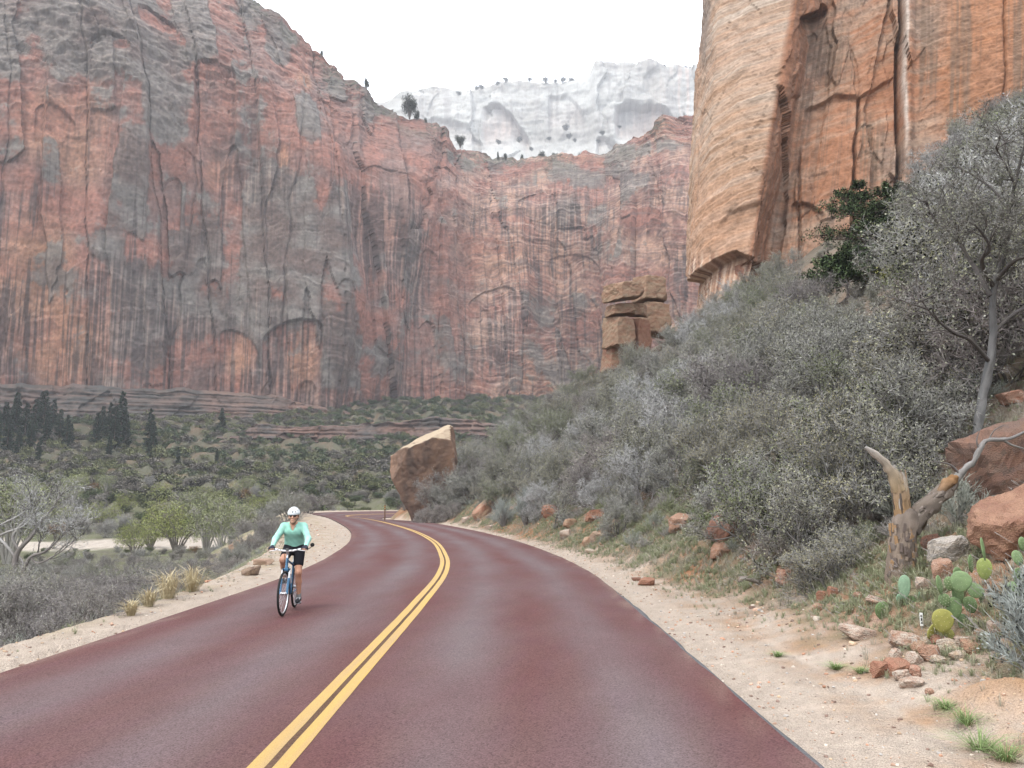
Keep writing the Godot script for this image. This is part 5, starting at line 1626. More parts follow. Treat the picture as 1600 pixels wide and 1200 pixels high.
		var f := pick(q[0], q[1] + 25, 22.0)
		q[3] *= -f.z / float(q[2])
		var w2 := leafy(int(q[0]), q[3], q[3] * 1.2, 6, 40, 7, 0.09, q[4], (q[4] as Color) * 1.35, Color(0.15, 0.13, 0.11))
		copy(w2, "green_bush", q[5], "shrub", "", f, 0.0, Vector3.ONE)

func tuft(sd: int, n: int, tall: float, spread: float, w: float, c0: Color, c1: Color, droop := 0.4) -> MB:
	var rng := RandomNumberGenerator.new()
	rng.seed = sd
	var mb := MB.new()
	for i in n:
		var a := rng.randf() * TAU
		var b := Vector3(cos(a), 0, sin(a)) * spread * 0.25 * rng.randf()
		var out := Vector3(cos(a), 0, sin(a)) * spread * rng.randf()
		var h := tall * rng.randf_range(0.5, 1.15)
		var m := b + out * 0.45 + Vector3(0, h * 0.7, 0)
		var e := b + out * (1.0 + droop) + Vector3(0, h * (1.0 - droop * rng.randf()), 0)
		var s := Vector3(-sin(a), 0, cos(a)) * w
		var c := c0.lerp(c1, rng.randf())
		mb.quad(b - s, m - s * 0.7, m + s * 0.7, b + s, c * 0.85)
		mb.blade(m, e, s * 0.7, c * 1.1)
	return mb

func make_grass() -> void:
	var rng := RandomNumberGenerator.new()
	rng.seed = 8
	var kinds := [["green_grass", "short grey-green grass on the banks", tuft(1, 16, 0.13, 0.12, 0.0035, Color(0.215, 0.235, 0.13), Color(0.31, 0.31, 0.21)), 52000],
		["dry_grass", "dry straw coloured grass on the banks", tuft(2, 15, 0.17, 0.16, 0.003, Color(0.38, 0.34, 0.25), Color(0.29, 0.27, 0.22)), 40000],
		["fallen_twigs", "grey dead twigs and litter under the scrub", null, 22000]]
	var lit := MB.new()
	for i in 9:
		var a := rng.randf() * TAU
		var p := Vector3(rng.randfn() * 0.15, 0.01 + rng.randf() * 0.05, rng.randfn() * 0.15)
		var e := Vector3(cos(a), rng.randfn() * 0.25, sin(a)) * rng.randf_range(0.05, 0.18)
		lit.blade(p, p + e, e.cross(rv(rng))  .normalized() * 0.004, Color(0.2, 0.18, 0.165) * rng.randf_range(0.6, 1.3))
	for k in kinds:
		var spots: Array[Transform3D] = []
		for i in int(k[3]):
			var d := 5.0 + 65.0 * pow(rng.randf(), 1.5)
			var j := road_i[clampi(int((d + 60.0) * 2.0), 0, 299)]
			var right := rng.randf() < 0.72
			var w := along(SHOULDER_R if right else SHOULDER_L, d)
			var q := rng.randf_range(-0.5, 11.0 if right else 7.0)
			if k[0] == "green_grass" and q > 3.5 and rng.randf() < 0.5: q = rng.randf_range(0.2, 3.5)
			var off := 3.95 + w + q if right else -3.85 - w - q
			if absf(off) < 4.6: continue
			var p := road_at(j, off) + Vector3(rng.randf_range(-0.3, 0.3), 0, rng.randf_range(-0.3, 0.3))
			var g := n_a.get_noise_2d(p.x * 2.0, -p.z * 2.0 + 700.0) + 0.6 * n_b.get_noise_2d(p.x, -p.z)
			if k[0] == "green_grass" and g < -0.05 - 0.1 * float(q > 1.0): continue
			if k[0] == "dry_grass" and g > 0.1: continue
			if q < 0.3 and rng.randf() < 0.8: continue
			p.y = height(p.x, -p.z) - 0.01
			var s := rng.randf_range(0.6, 1.4) * (0.6 if q < 0.6 else 1.0)
			spots.append(Transform3D(Basis.from_euler(Vector3(0, rng.randf() * 6, 0)).scaled(Vector3(s, s, s)), p))
		scatter(k[0], k[1], (k[2] as MB).mesh(M.grass) if k[2] else lit.mesh(M.twig), spots, PackedColorArray())
	# straw clumps that stand out
	for q in [[262, 935, 1.0, "big straw coloured grass clump on the left shoulder's edge"], [300, 925, 1.0, "tall dry grass clump right of the big straw clump"], [232, 948, 0.6, "low dry grass clump left of the big straw clump"], [205, 962, 0.45, "small dry grass clump at the shoulder below the straw clumps"]]:
		var f := pick(q[0], q[1])
		var o := part("grass_clump", tuft(int(q[0]), 170, 0.62 * q[2], 0.55 * q[2], 0.006, Color(0.52, 0.44, 0.29), Color(0.40, 0.33, 0.2), 0.45).mesh(M.grass), self)
		o.position = f
		tag(o, q[3], "grass clump", "")
	for q in [[1478, 1108, 0.5, "small green grass clump at the edge of the sand, left of the earth mound"], [1512, 1132, 0.7, "green grass clump below the earth mound at right"], [1532, 1172, 0.8, "green grass clump in the bottom right corner"], [1572, 1188, 0.7, "rightmost green grass clump in the bottom right corner"], [1306, 1046, 0.45, "sparse green grass on the verge sand, left of the stone heap"], [1215, 1026, 0.4, "little green grass tuft on the sand farther up the verge"], [1345, 1052, 0.4, "green grass tuft close to the stone heap's left side"]]:
		var f := pick(q[0], q[1])
		var o := part("grass_clump", tuft(int(q[0]), 130, 0.17 * q[2], 0.42 * q[2], 0.003, Color(0.13, 0.19, 0.07), Color(0.22, 0.27, 0.12), 0.3).mesh(M.grass), self)
		o.position = f
		tag(o, q[3], "grass clump", "")
	# low sage between the road and the scrub
	var sage: Array[Node3D] = [sagebrush(81, 0.75, 0.9, Color(0.25, 0.265, 0.22), Color(0.33, 0.335, 0.30)), sagebrush(82, 0.6, 0.9, Color(0.27, 0.25, 0.23), Color(0.33, 0.31, 0.29)), sagebrush(83, 0.6, 0.8, Color(0.2, 0.23, 0.13), Color(0.28, 0.29, 0.19))]
	var n := 0
	for i in 420:
		var d := 9.0 + 62.0 * pow(rng.randf(), 1.2)
		var j := road_i[clampi(int((d + 60.0) * 2.0), 0, 299)]
		var right := rng.randf() < 0.72
		var w := along(SHOULDER_R if right else SHOULDER_L, d)
		var q := rng.randf_range(1.0, 9.0) if right else rng.randf_range(0.5, 5.0)
		var p := road_at(j, 3.95 + w + q if right else -3.85 - w - q)
		var s := screen(p)
		if s.x < -40 or s.x > 1640 or (d < 12.0 and s.x > 1330): continue
		if not right and d > 24.0 and rng.randf() < 0.6: continue
		p.y = height(p.x, -p.z) - 0.03
		var side := "on right bank" if right else "on left bank"
		var z := ("nearby" if d < 18 else ("mid distance" if d < 36 else "far off")) + (" by the shoulder" if q < 3.0 else " under scrub")
		copy(sage[n % 3], "sagebrush", ["grey-green", "dead grey", "olive"][n % 3] + " low bush " + side + " " + z, "shrub", "low bushes on the banks", p, rng.randf() * 6.0, Vector3.ONE * rng.randf_range(0.55, 1.25) * (0.7 if q < 2.0 else 1.0))
		n += 1
	for q in [[787, 822, 1.9, 1.9, "round blue-grey sage bush on the red bank"], [822, 822, 2.6, 1.7, "tall wispy grey-green bush right of the round sage bush"], [1100, 822, 0.55, 0.9, "dark green leafy tuft beside the dark tilted slab"], [690, 806, 1.2, 1.0, "small grey bush at the foot of the leaning boulder"], [1205, 800, 1.1, 1.3, "fresh green tuft under the scrub left of the snag"], [1220, 880, 0.7, 1.5, "tangled dead brush on the bank left of the snag"], [1618, 1050, 0.8, 0.75, "blue-grey bare bush closest to the camera at the right edge"], [1622, 990, 0.9, 0.9, "bare blue-grey bush behind the closest one at the right edge"], [1300, 850, 0.8, 1.3, "dry grey brush just left of the snag's foot"]]:
		var f := pick(q[0], q[1])
		var green: bool = "green" in q[4]
		var c := Color(0.15, 0.18, 0.09) if green and q[2] < 2.0 else Color(0.235, 0.25, 0.235)
		if "dead" in q[4] or "dry" in q[4]: c = Color(0.27, 0.24, 0.22)
		var b := sagebrush(int(q[0]), q[2], q[3], c, c * 1.3, 2.2 if q[2] > 0.9 else 1.4)
		copy(b, "roadside_bush", q[4], "shrub", "", f - Vector3(0, 0.03, 0), 0.0, Vector3.ONE)

func sagebrush(sd: int, tall: float, wide: float, c0: Color, c1: Color, dense := 1.0) -> Node3D:
	var rng := RandomNumberGenerator.new()
	rng.seed = sd
	var bm := MB.new()
	var tm := MB.new()
	for i in int(44 * dense):
		var a := rng.randf() * TAU
		var out := sqrt(rng.randf()) * wide * 0.5
		var e := Vector3(cos(a) * out, tall * rng.randf_range(0.5, 1.0) * sqrt(maxf(0.1, 1.0 - pow(out / (wide * 0.55), 2.0))), sin(a) * out)
		var m := Vector3(e.x * 0.35, e.y * 0.5, e.z * 0.35) + rv(rng) * 0.04 * tall
		bm.tube(PackedVector3Array([Vector3(e.x * 0.08, -0.03, e.z * 0.08), m, e]), PackedFloat32Array([0.010 * tall + 0.002, 0.007 * tall, 0.002]), 3, Color(0.2, 0.18, 0.165), c0, false)
		for k in 24:
			var b := m.lerp(e, rng.randf_range(0.1, 1.0))
			var td := ((e - m).normalized() * 0.6 + rv(rng) * 0.6 + Vector3.UP * 0.25).normalized()
			var l := tall * rng.randf_range(0.1, 0.24)
			tm.blade(b, b + td * l, td.cross(rv(rng)).normalized() * 0.0045, c0.lerp(c1, rng.randf()) * rng.randf_range(0.75, 1.2))
			if k % 3 == 0: tm.leaf(b + td * l * 0.7, td * 0.035, td.cross(rv(rng)).normalized() * 0.009, c1)
	var root := Node3D.new()
	part("stems", bm.mesh(M.wood), root)
	part("leaves", tm.mesh(M.twig), root)
	return root

func make_cactus() -> void:
	var blue := Color(0.16, 0.24, 0.155)
	var green := Color(0.125, 0.18, 0.08)
	var yellow := Color(0.235, 0.225, 0.06)
	var sets := [["prickly pear with blue-green pads, leftmost of the cactus clumps", [[1379, 955, 28, 30, -20, green], [1413, 917, 20, 36, 5, blue], [1408, 940, 22, 24, -25, blue], [1422, 945, 22, 28, 10, green], [1436, 941, 17, 32, 0, blue], [1450, 947, 21, 23, 25, green]]],
		["prickly pear with yellow and green pads, in the middle of the cactus clumps", [[1468, 914, 25, 30, -15, green], [1484, 912, 19, 22, 5, green], [1496, 899, 34, 25, 15, green], [1501, 909, 33, 33, 25, green], [1497, 930, 28, 32, -5, green], [1476, 938, 20, 21, -20, green], [1491, 951, 28, 34, 5, green], [1505, 972, 23, 25, 20, green], [1473, 970, 35, 36, 8, yellow], [1458, 987, 34, 22, -35, yellow], [1478, 990, 26, 20, 30, yellow]]],
		["tall thin prickly pear clump at the right under the red boulder", [[1536, 858, 13, 36, 4, green], [1538, 889, 25, 34, 6, Color(0.22, 0.26, 0.08)], [1517, 881, 21, 30, -25, green], [1524, 923, 28, 22, 40, green], [1535, 937, 21, 25, -10, green], [1516, 945, 22, 26, -12, green]]],
		["prickly pear pads at the right edge in front of the red boulder", [[1597, 850, 18, 22, 0, green], [1590, 872, 18, 24, -10, green], [1577, 944, 20, 28, 10, green], [1590, 900, 18, 26, 5, green], [1584, 922, 20, 26, -8, green]]]]
	var k := 0
	for s in sets:
		var low: Array = s[1][-1]
		for q in s[1]:
			if q[1] > low[1]: low = q
		var f := pick(low[0], low[1] + low[3] * 0.5)
		var t := thing("prickly_pear", s[0], "cactus", f, "")
		var n: int = s[1].size()
		for i in n:
			var q: Array = s[1][i]
			k += 1
			var d := -f.z + 0.12 * sin(k * 2.4) - 0.02
			var m := d / F
			var mb := MB.new()
			var nu := 18
			var nv := 12
			var w: float = q[2] * m * 0.5
			var h: float = q[3] * m * 0.5
			var pts := PackedVector3Array()
			for j in nv + 1:
				var th := PI * j / nv
				for a in nu:
					var ph := TAU * a / nu
					var narrow := 1.0 - 0.28 * (1.0 - (cos(th) + 1.0) * 0.5)
					pts.append(Vector3(sin(th) * cos(ph) * w * narrow, cos(th) * h, sin(th) * sin(ph) * 0.016 * narrow))
			var col: Color = q[5]
			for j in nv + 1:
				for a in nu:
					mb.v.append(pts[j * nu + a])
					var u := pts[j * nu + a]
					mb.n.append(Vector3(u.x / (w * w), u.y / (h * h), u.z / 0.000256).normalized())
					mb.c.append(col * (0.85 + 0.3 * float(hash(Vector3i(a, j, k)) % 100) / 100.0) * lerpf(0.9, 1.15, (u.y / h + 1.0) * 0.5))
			for j in nv:
				for a in nu:
					var a2 := (a + 1) % nu
					mb.ix.append_array(PackedInt32Array([j * nu + a, (j + 1) * nu + a2, j * nu + a2, j * nu + a, (j + 1) * nu + a, (j + 1) * nu + a2]))
			# spine clusters in a grid over both faces
			for gy in 5:
				for gx in 4:
					var sp := Vector3((gx - 1.5) * w * 0.42 + (0.1 * w if gy % 2 else -0.1 * w), (gy - 2) * h * 0.36, 0)
					if pow(sp.x / w, 2) + pow(sp.y / h, 2) > 0.75: continue
					for sg in [-1.0, 1.0]:
						var b := sp + Vector3(0, 0, sg * 0.013)
						for z in 2:
							mb.blade(b, b + Vector3(0.006 * (z - 0.5), -0.004, sg * 0.018), Vector3(0.0012, 0, 0), Color(0.6, 0.55, 0.42))
			var o := part("pad", mb.mesh(M.pad), t)
			o.position = at(q[0], q[1], d) - t.position
			o.rotation = Vector3(0.15 * sin(k * 1.7), 0.75 * sin(k * 2.9), deg_to_rad(-q[4]))
	# little white marker beside it
	var f2 := pick(1441, 985)
	var mk := thing("marker_stake", "small white marker stake with black marks in front of the left cactus", "marker", f2)
	var ms := MB.new()
	ms.box(Vector3(0, 0.02, -0.006), Vector3(0.012, 0.24, 0.006), Basis(), Color(0.32, 0.31, 0.29), 0.001)
	part("stake", ms.mesh(M.sign), mk)
	ms = MB.new()
	ms.box(Vector3(0, 0.125, 0), Vector3(0.036, 0.15, 0.004), Basis(), Color(0.78, 0.78, 0.76), 0.001)
	var pl := part("plate", ms.mesh(M.sign), mk)
	ms = MB.new()
	for q in [[0.165, 0.022], [0.125, 0.03], [0.085, 0.018]]:
		ms.box(Vector3(0, q[0], 0.003), Vector3(0.02, q[1], 0.002), Basis(), Color(0.03, 0.03, 0.03))
	ms.box(Vector3(0.004, 0.165, 0.0045), Vector3(0.008, 0.01, 0.002), Basis(), Color(0.7, 0.7, 0.7))
	part("marks", ms.mesh(M.sign), pl)
	# slim brown post at the inside of the bend
	var pf := at(601, 817, 76.0)
	pf.y = height(pf.x, 76.0)
	var po := thing("marker_post", "slim brown roadside post with two amber reflectors at the far bend", "post", pf)
	var pm := MB.new()
	pm.box(Vector3(0, 0.72, 0), Vector3(0.13, 1.6, 0.06), Basis(), Color(0.12, 0.07, 0.045), 0.012)
	part("post", pm.mesh(M.sign), po)
	for y in [1.36, 1.15]:
		var r := MB.new()
		r.tube(PackedVector3Array([Vector3(0, y, 0.03), Vector3(0, y, 0.042)]), PackedFloat32Array([0.05, 0.05]), 12, Color(0.55, 0.3, 0.05), Color(0.55, 0.3, 0.05))
		part("reflector", r.mesh(M.gloss), po)


# ---------------------------------------------------------------- the cyclist
# a skin over tapered bones, joined with a smooth minimum and meshed as surface nets
func skin(mb: MB, bones: Array, cell: float, blend: float, col: Color, cut := []) -> void:
	var lo := Vector3.ONE * 1e9
	var hi := -lo
	for b in bones:
		var r := maxf(b[2], b[3]) + blend + cell * 3.0
		lo = lo.min((b[0] as Vector3).min(b[1]) - Vector3.ONE * r)
		hi = hi.max((b[0] as Vector3).max(b[1]) + Vector3.ONE * r)
	var nx := int((hi.x - lo.x) / cell) + 2
	var ny := int((hi.y - lo.y) / cell) + 2
	var nn := int((hi.z - lo.z) / cell) + 2
	var f := PackedFloat32Array()
	f.resize(nx * ny * nn)
	f.fill(1.0)
	for b in bones:
		var a: Vector3 = b[0]
		var ab: Vector3 = b[1] - a
		var r0: float = b[2]
		var r1: float = b[3]
		var sq: Vector3 = b[4] if b.size() > 4 else Vector3.ONE      # flattening of a bone
		var l2 := maxf(ab.length_squared(), 1e-9)
		var e := Vector3.ONE * (maxf(r0, r1) + blend + cell * 2.0)
		var l := ((a.min(b[1]) - e - lo) / cell).floor()
		var h := ((a.max(b[1]) + e - lo) / cell).ceil()
		for k in range(maxi(int(l.z), 0), mini(int(h.z), nn - 1) + 1):
			for j in range(maxi(int(l.y), 0), mini(int(h.y), ny - 1) + 1):
				for i in range(maxi(int(l.x), 0), mini(int(h.x), nx - 1) + 1):
					var p := lo + Vector3(i, j, k) * cell
					var t := clampf((p - a).dot(ab) / l2, 0.0, 1.0)
					var d := ((p - a - ab * t) * sq).length() - lerpf(r0, r1, t)
					var at_i := (k * ny + j) * nx + i
					var o := f[at_i]
					var w := clampf(0.5 + 0.5 * (o - d) / blend, 0.0, 1.0)
					f[at_i] = lerpf(o, d, w) - blend * w * (1.0 - w)
	for c in cut:            # balls that are cut out of the skin: [middle, radius]
		for k in nn:
			for j in ny:
				for i in nx:
					var p := lo + Vector3(i, j, k) * cell
					var at_i := (k * ny + j) * nx + i
					f[at_i] = maxf(f[at_i], c[1] - p.distance_to(c[0]))
	var ids := PackedInt32Array()
	ids.resize(f.size())
	ids.fill(-1)
	var st := [1, nx, nx * ny]
	for k in nn - 1:
		for j in ny - 1:
			for i in nx - 1:
				var o := (k * ny + j) * nx + i
				var inside := 0
				for q in 8:
					if f[o + (q & 1) + ((q >> 1) & 1) * nx + (q >> 2) * nx * ny] < 0.0: inside += 1
				if inside == 0 or inside == 8: continue
				var s := Vector3.ZERO
				var n := 0
				for q in 8:
					for ax in 3:
						if q & (1 << ax): continue
						var q2 := q | (1 << ax)
						var f0 := f[o + (q & 1) + ((q >> 1) & 1) * nx + (q >> 2) * nx * ny]
						var f1 := f[o + (q2 & 1) + ((q2 >> 1) & 1) * nx + (q2 >> 2) * nx * ny]
						if (f0 < 0.0) == (f1 < 0.0): continue
						var c0 := Vector3(q & 1, (q >> 1) & 1, q >> 2)
						var c1 := Vector3(q2 & 1, (q2 >> 1) & 1, q2 >> 2)
						s += c0.lerp(c1, f0 / (f0 - f1))
						n += 1
				ids[o] = mb.v.size()
				mb.v.append(lo + (Vector3(i, j, k) + s / n) * cell)
				mb.n.append(Vector3(f[o + 1] - f[o], f[o + nx] - f[o], f[o + nx * ny] - f[o]).normalized())
				mb.c.append(col)
	for k in range(1, nn - 1):
		for j in range(1, ny - 1):
			for i in range(1, nx - 1):
				var o := (k * ny + j) * nx + i
				for ax in 3:
					var o2: int = o + st[ax]
					if (f[o] < 0.0) == (f[o2] < 0.0): continue
					var u: int = st[(ax + 1) % 3]
					var w: int = st[(ax + 2) % 3]
					var q := [ids[o], ids[o - u], ids[o - u - w], ids[o - w]]
					if q.min() < 0: continue
					if f[o] < 0.0: q.reverse()
					mb.ix.append_array(PackedInt32Array([q[0], q[1], q[2], q[0], q[2], q[3]]))
	# smoother normals from the faces
	var acc := PackedVector3Array()
	acc.resize(mb.v.size())
	for t in range(0, mb.ix.size(), 3):
		var a := mb.ix[t]
		var b := mb.ix[t + 1]
		var c := mb.ix[t + 2]
		var nn2 := (mb.v[c] - mb.v[a]).cross(mb.v[b] - mb.v[a])
		acc[a] += nn2
		acc[b] += nn2
		acc[c] += nn2
	for i in mb.v.size():
		if acc[i].length_squared() > 0.0:
			var nn3 := acc[i].normalized()
			mb.n[i] = nn3 if nn3.dot(mb.n[i]) > -0.2 else -nn3

func wheel(bike: Node3D, hub: Vector3, turn: float, front: bool) -> void:
	var w := Node3D.new()
	w.name = "front_wheel" if front else "rear_wheel"
	bike.add_child(w)
	w.position = hub
	w.rotation.y = turn
	var R := 0.335
	var ring := func(r: float, th: float, sides: int, col: Color, mt: Material, called: String) -> void:
		var m := MB.new()
		var n := 56
		for i in n:
			var a := TAU * i / n
			var c := Vector3(0, sin(a), cos(a))
			for s in sides:
				var b := TAU * s / sides
				var nn := c * cos(b) + Vector3(1, 0, 0) * sin(b)
				m.v.append(c * r + nn * th)
				m.n.append(nn)
				m.c.append(col)
		for i in n:
			for s in sides:
				var i2 := (i + 1) % n
				var s2 := (s + 1) % sides
				m.ix.append_array(PackedInt32Array([i * sides + s, i2 * sides + s2, i * sides + s2, i * sides + s, i2 * sides + s, i2 * sides + s2]))
		part(called, m.mesh(mt), w)
	ring.call(R, 0.0185, 10, Color(0.02, 0.02, 0.022), M.rubber, "tyre")
	ring.call(R - 0.026, 0.011, 8, Color(0.6, 0.6, 0.62), M.metal, "rim")
	var h := MB.new()
	h.bar(Vector3(-0.05, 0, 0), Vector3(0.05, 0, 0), 0.02, 0.02, 10, Color(0.4, 0.4, 0.42))
	h.bar(Vector3(-0.035, 0, 0), Vector3(-0.028, 0, 0), 0.032, 0.032, 12, Color(0.5, 0.5, 0.52))
	h.bar(Vector3(0.028, 0, 0), Vector3(0.035, 0, 0), 0.032, 0.032, 12, Color(0.5, 0.5, 0.52))
	if not front:
		for i in 5: h.bar(Vector3(-0.045 - 0.004 * i, 0, 0), Vector3(-0.048 - 0.004 * i, 0, 0), 0.055 - 0.006 * i, 0.055 - 0.006 * i, 14, Color(0.3, 0.29, 0.28))
	part("hub", h.mesh(M.metal), w)
	for i in 28:
		var sp := MB.new()
		var a := TAU * i / 28.0
		var b := a + (0.5 if i % 4 < 2 else -0.5)
		var x := 0.03 if i % 2 else -0.03
		sp.bar(Vector3(x, sin(b) * 0.03, cos(b) * 0.03), Vector3(0, sin(a), cos(a)) * (R - 0.03), 0.0012, 0.0012, 3, Color(0.55, 0.55, 0.57))
		part("spoke", sp.mesh(M.metal), w)

func make_cyclist() -> void:
	var front := Vector3(-3.71, 0, -13.3)
	var back := Vector3(-3.80, 0, -14.36)
	var o := back.lerp(front, 0.44)
	o.y = near_road(o.x, -o.z).y + 0.002
	var yaw := atan2(front.x - back.x, front.z - back.z)
	var blue := Color(0.035, 0.12, 0.22)
	var silver := Color(0.62, 0.63, 0.65)
	var black := Color(0.02, 0.02, 0.022)
	var bike := thing("bicycle", "blue hybrid bicycle ridden towards the camera", "bicycle", o)
	bike.rotation.y = yaw
	var fh := Vector3(0, 0.354, 0.60)
	var rh := Vector3(0, 0.354, -0.47)
	var bb := Vector3(0, 0.29, -0.04)
	var steer := -0.06
	wheel(bike, fh, steer, true)
	wheel(bike, rh, 0.0, false)
	var seat_top := Vector3(0, 0.80, -0.20)
	var head_lo := Vector3(0, 0.74, 0.43)
	var head_hi := Vector3(0, 0.90, 0.375)
	var m := MB.new()
	m.bar(bb, seat_top, 0.017, 0.017, 10, blue)
	m.bar(bb, head_lo + Vector3(0, 0.03, -0.01), 0.021, 0.021, 10, blue)
	m.bar(seat_top - Vector3(0, 0.05, -0.015), head_hi - Vector3(0, 0.03, -0.01), 0.018, 0.018, 10, blue)
	m.bar(head_lo, head_hi, 0.023, 0.023, 12, blue)
	for s in [-1.0, 1.0]:
		m.bar(bb + Vector3(s * 0.025, 0, 0), rh + Vector3(s * 0.062, 0, 0), 0.011, 0.009, 8, blue)
		m.bar(seat_top + Vector3(s * 0.016, -0.03, 0), rh + Vector3(s * 0.062, 0, 0), 0.008, 0.008, 8, blue)
	m.bar(bb - Vector3(0.04, 0, 0), bb + Vector3(0.04, 0, 0), 0.024, 0.024, 12, black)
	part("frame", m.mesh(M.gloss), bike)
	m = MB.new()
	m.box(head_lo - Vector3(0, 0.02, -0.006), Vector3(0.14, 0.045, 0.045), Basis(Vector3.UP, steer), blue, 0.01)
	for s in [-1.0, 1.0]:
		m.bar(head_lo + Vector3(s * 0.058, -0.02, 0.006), fh.lerp(head_lo, 0.55) + Vector3(s * 0.058, -0.02, 0.004), 0.017, 0.017, 10, silver)
		m.bar(fh.lerp(head_lo, 0.6) + Vector3(s * 0.058, 0, 0), fh + Vector3(s * 0.055, -0.01, 0), 0.023, 0.019, 10, blue)
	part("fork", m.mesh(M.gloss), bike)
	m = MB.new()
	for s in [-1.0, 1.0]:
		m.bar(head_lo + Vector3(s * 0.045, -0.06, 0.03), head_lo + Vector3(s * 0.045, 0.03, 0.045), 0.009, 0.007, 6, black)
		m.box(head_lo + Vector3(s * 0.032, -0.075, 0.03), Vector3(0.012, 0.02, 0.055), Basis(), black, 0.003)
	part("brake", m.mesh(M.rubber), bike)
	var stem := Vector3(0, 1.03, 0.40)
	m = MB.new()
	m.bar(head_hi, head_hi + Vector3(0, 0.07, -0.024), 0.018, 0.018, 10, silver)
	m.bar(head_hi + Vector3(0, 0.06, -0.02), stem, 0.02, 0.02, 10, silver)
	part("stem", m.mesh(M.metal), bike)
	m = MB.new()
	m.tube(PackedVector3Array([Vector3(-0.30, 1.045, 0.33), Vector3(-0.20, 1.05, 0.355), Vector3(-0.09, 1.025, 0.40), Vector3(0, 1.02, 0.405), Vector3(0.09, 1.025, 0.40), Vector3(0.20, 1.05, 0.355), Vector3(0.30, 1.045, 0.33)]), PackedFloat32Array([0.0125, 0.0125, 0.014, 0.016, 0.014, 0.0125, 0.0125]), 10, Color(0.75, 0.75, 0.76), Color(0.75, 0.75, 0.76))
	part("handlebar", m.mesh(M.gloss), bike)
	for s in [-1.0, 1.0]:
		m = MB.new()
		m.bar(Vector3(s * 0.21, 1.05, 0.352), Vector3(s * 0.325, 1.045, 0.324), 0.0175, 0.0175, 10, black)
		part("grip", m.mesh(M.rubber), bike)
		m = MB.new()
		m.tube(PackedVector3Array([Vector3(s * 0.17, 1.05, 0.365), Vector3(s * 0.18, 1.035, 0.41), Vector3(s * 0.29, 1.02, 0.40)]), PackedFloat32Array([0.008, 0.007, 0.006]), 6, silver, silver)
		part("brake_lever", m.mesh(M.metal), bike)
		m = MB.new()
		m.tube(PackedVector3Array([Vector3(s * 0.17, 1.045, 0.38), Vector3(s * 0.11, 1.06, 0.48), Vector3(s * 0.03, 0.97, 0.49), Vector3(s * 0.015, 0.80, 0.46)]), PackedFloat32Array([0.004, 0.004, 0.004, 0.004]), 5, black, black, false)
		part("cable", m.mesh(M.rubber), bike)
	m = MB.new()
	m.tube(PackedVector3Array([Vector3(0.325, 1.045, 0.324), Vector3(0.355, 1.06, 0.33), Vector3(0.385, 1.09, 0.345)]), PackedFloat32Array([0.007, 0.006, 0.006]), 6, black, black)
	m.ball(Vector3(0.395, 1.115, 0.345), Vector3(0.036, 0.034, 0.016), Basis(Vector3.UP, 0.3), 14, 10, black)
	part("mirror", m.mesh(M.rubber), bike)
	m = MB.new()
	m.box(Vector3(0, 1.045, 0.43), Vector3(0.05, 0.035, 0.03), Basis(), Color(0.1, 0.1, 0.1), 0.006)
	part("bell_mount", m.mesh(M.rubber), bike)
	m = MB.new()
	m.bar(seat_top, Vector3(0, 0.945, -0.238), 0.0135, 0.0135, 10, silver)
	part("seat_post", m.mesh(M.metal), bike)
	m = MB.new()
	skin(m, [[Vector3(0, 0.965, -0.08), Vector3(0, 0.965, -0.24), 0.022, 0.045], [Vector3(-0.04, 0.97, -0.31), Vector3(0.04, 0.97, -0.31), 0.045, 0.045]], 0.012, 0.03, black)
	part("saddle", m.mesh(M.rubber), bike)
	# drive: the rider's left crank is down, the right one up
	m = MB.new()
	m.bar(bb + Vector3(-0.05, 0, 0), bb + Vector3(-0.056, 0, 0), 0.095, 0.095, 26, Color(0.35, 0.35, 0.36))
	for s in [[1.0, -1.0], [-1.0, 1.0]]:
		m.bar(bb + Vector3(s[0] * 0.065, 0, 0), bb + Vector3(s[0] * 0.075, s[1] * 0.17, -0.01), 0.014, 0.011, 8, silver)
	part("crankset", m.mesh(M.metal), bike)
	for s in [[1.0, -1.0], [-1.0, 1.0]]:
		m = MB.new()
		m.box(bb + Vector3(s[0] * 0.125, s[1] * 0.17, -0.01), Vector3(0.09, 0.02, 0.07), Basis(), black, 0.005)
		part("pedal", m.mesh(M.rubber), bike)
	m = MB.new()
	m.bar(bb + Vector3(-0.053, 0.093, 0), rh + Vector3(-0.053, 0.045, 0), 0.005, 0.005, 5, Color(0.2, 0.19, 0.18))
	m.bar(bb + Vector3(-0.053, -0.093, 0), rh + Vector3(-0.053, -0.1, 0.03), 0.005, 0.005, 5, Color(0.2, 0.19, 0.18))
	part("chain", m.mesh(M.metal), bike)
	m = MB.new()
	m.box(rh + Vector3(-0.055, -0.08, 0.02), Vector3(0.014, 0.1, 0.03), Basis(Vector3.RIGHT, 0.3), black, 0.004)
	part("derailleur", m.mesh(M.metal), bike)
	var dn := (head_lo - bb).normalized()
	m = MB.new()
	var bc := bb.lerp(head_lo, 0.45) + Vector3(0.0, 0.055, -0.028)
	m.tube(PackedVector3Array([bc - dn * 0.09, bc + dn * 0.05, bc + dn * 0.065, bc + dn * 0.10]), PackedFloat32Array([0.036, 0.036, 0.024, 0.02]), 14, Color(0.55, 0.62, 0.68), Color(0.5, 0.6, 0.68))
	part("water_bottle", m.mesh(M.gloss), bike)
	m = MB.new()
	for s in [-1.0, 1.0]: m.bar(bc - dn * 0.09 + Vector3(s * 0.03, -0.02, 0.01), bc + dn * 0.03 + Vector3(s * 0.038, 0, 0), 0.004, 0.004, 5, silver)
	part("bottle_cage", m.mesh(M.metal), bike)
	m = MB.new()
	m.bar(bb + Vector3(0.03, -0.01, -0.12), bb + Vector3(0.085, -0.18, -0.20), 0.008, 0.008, 6, silver)
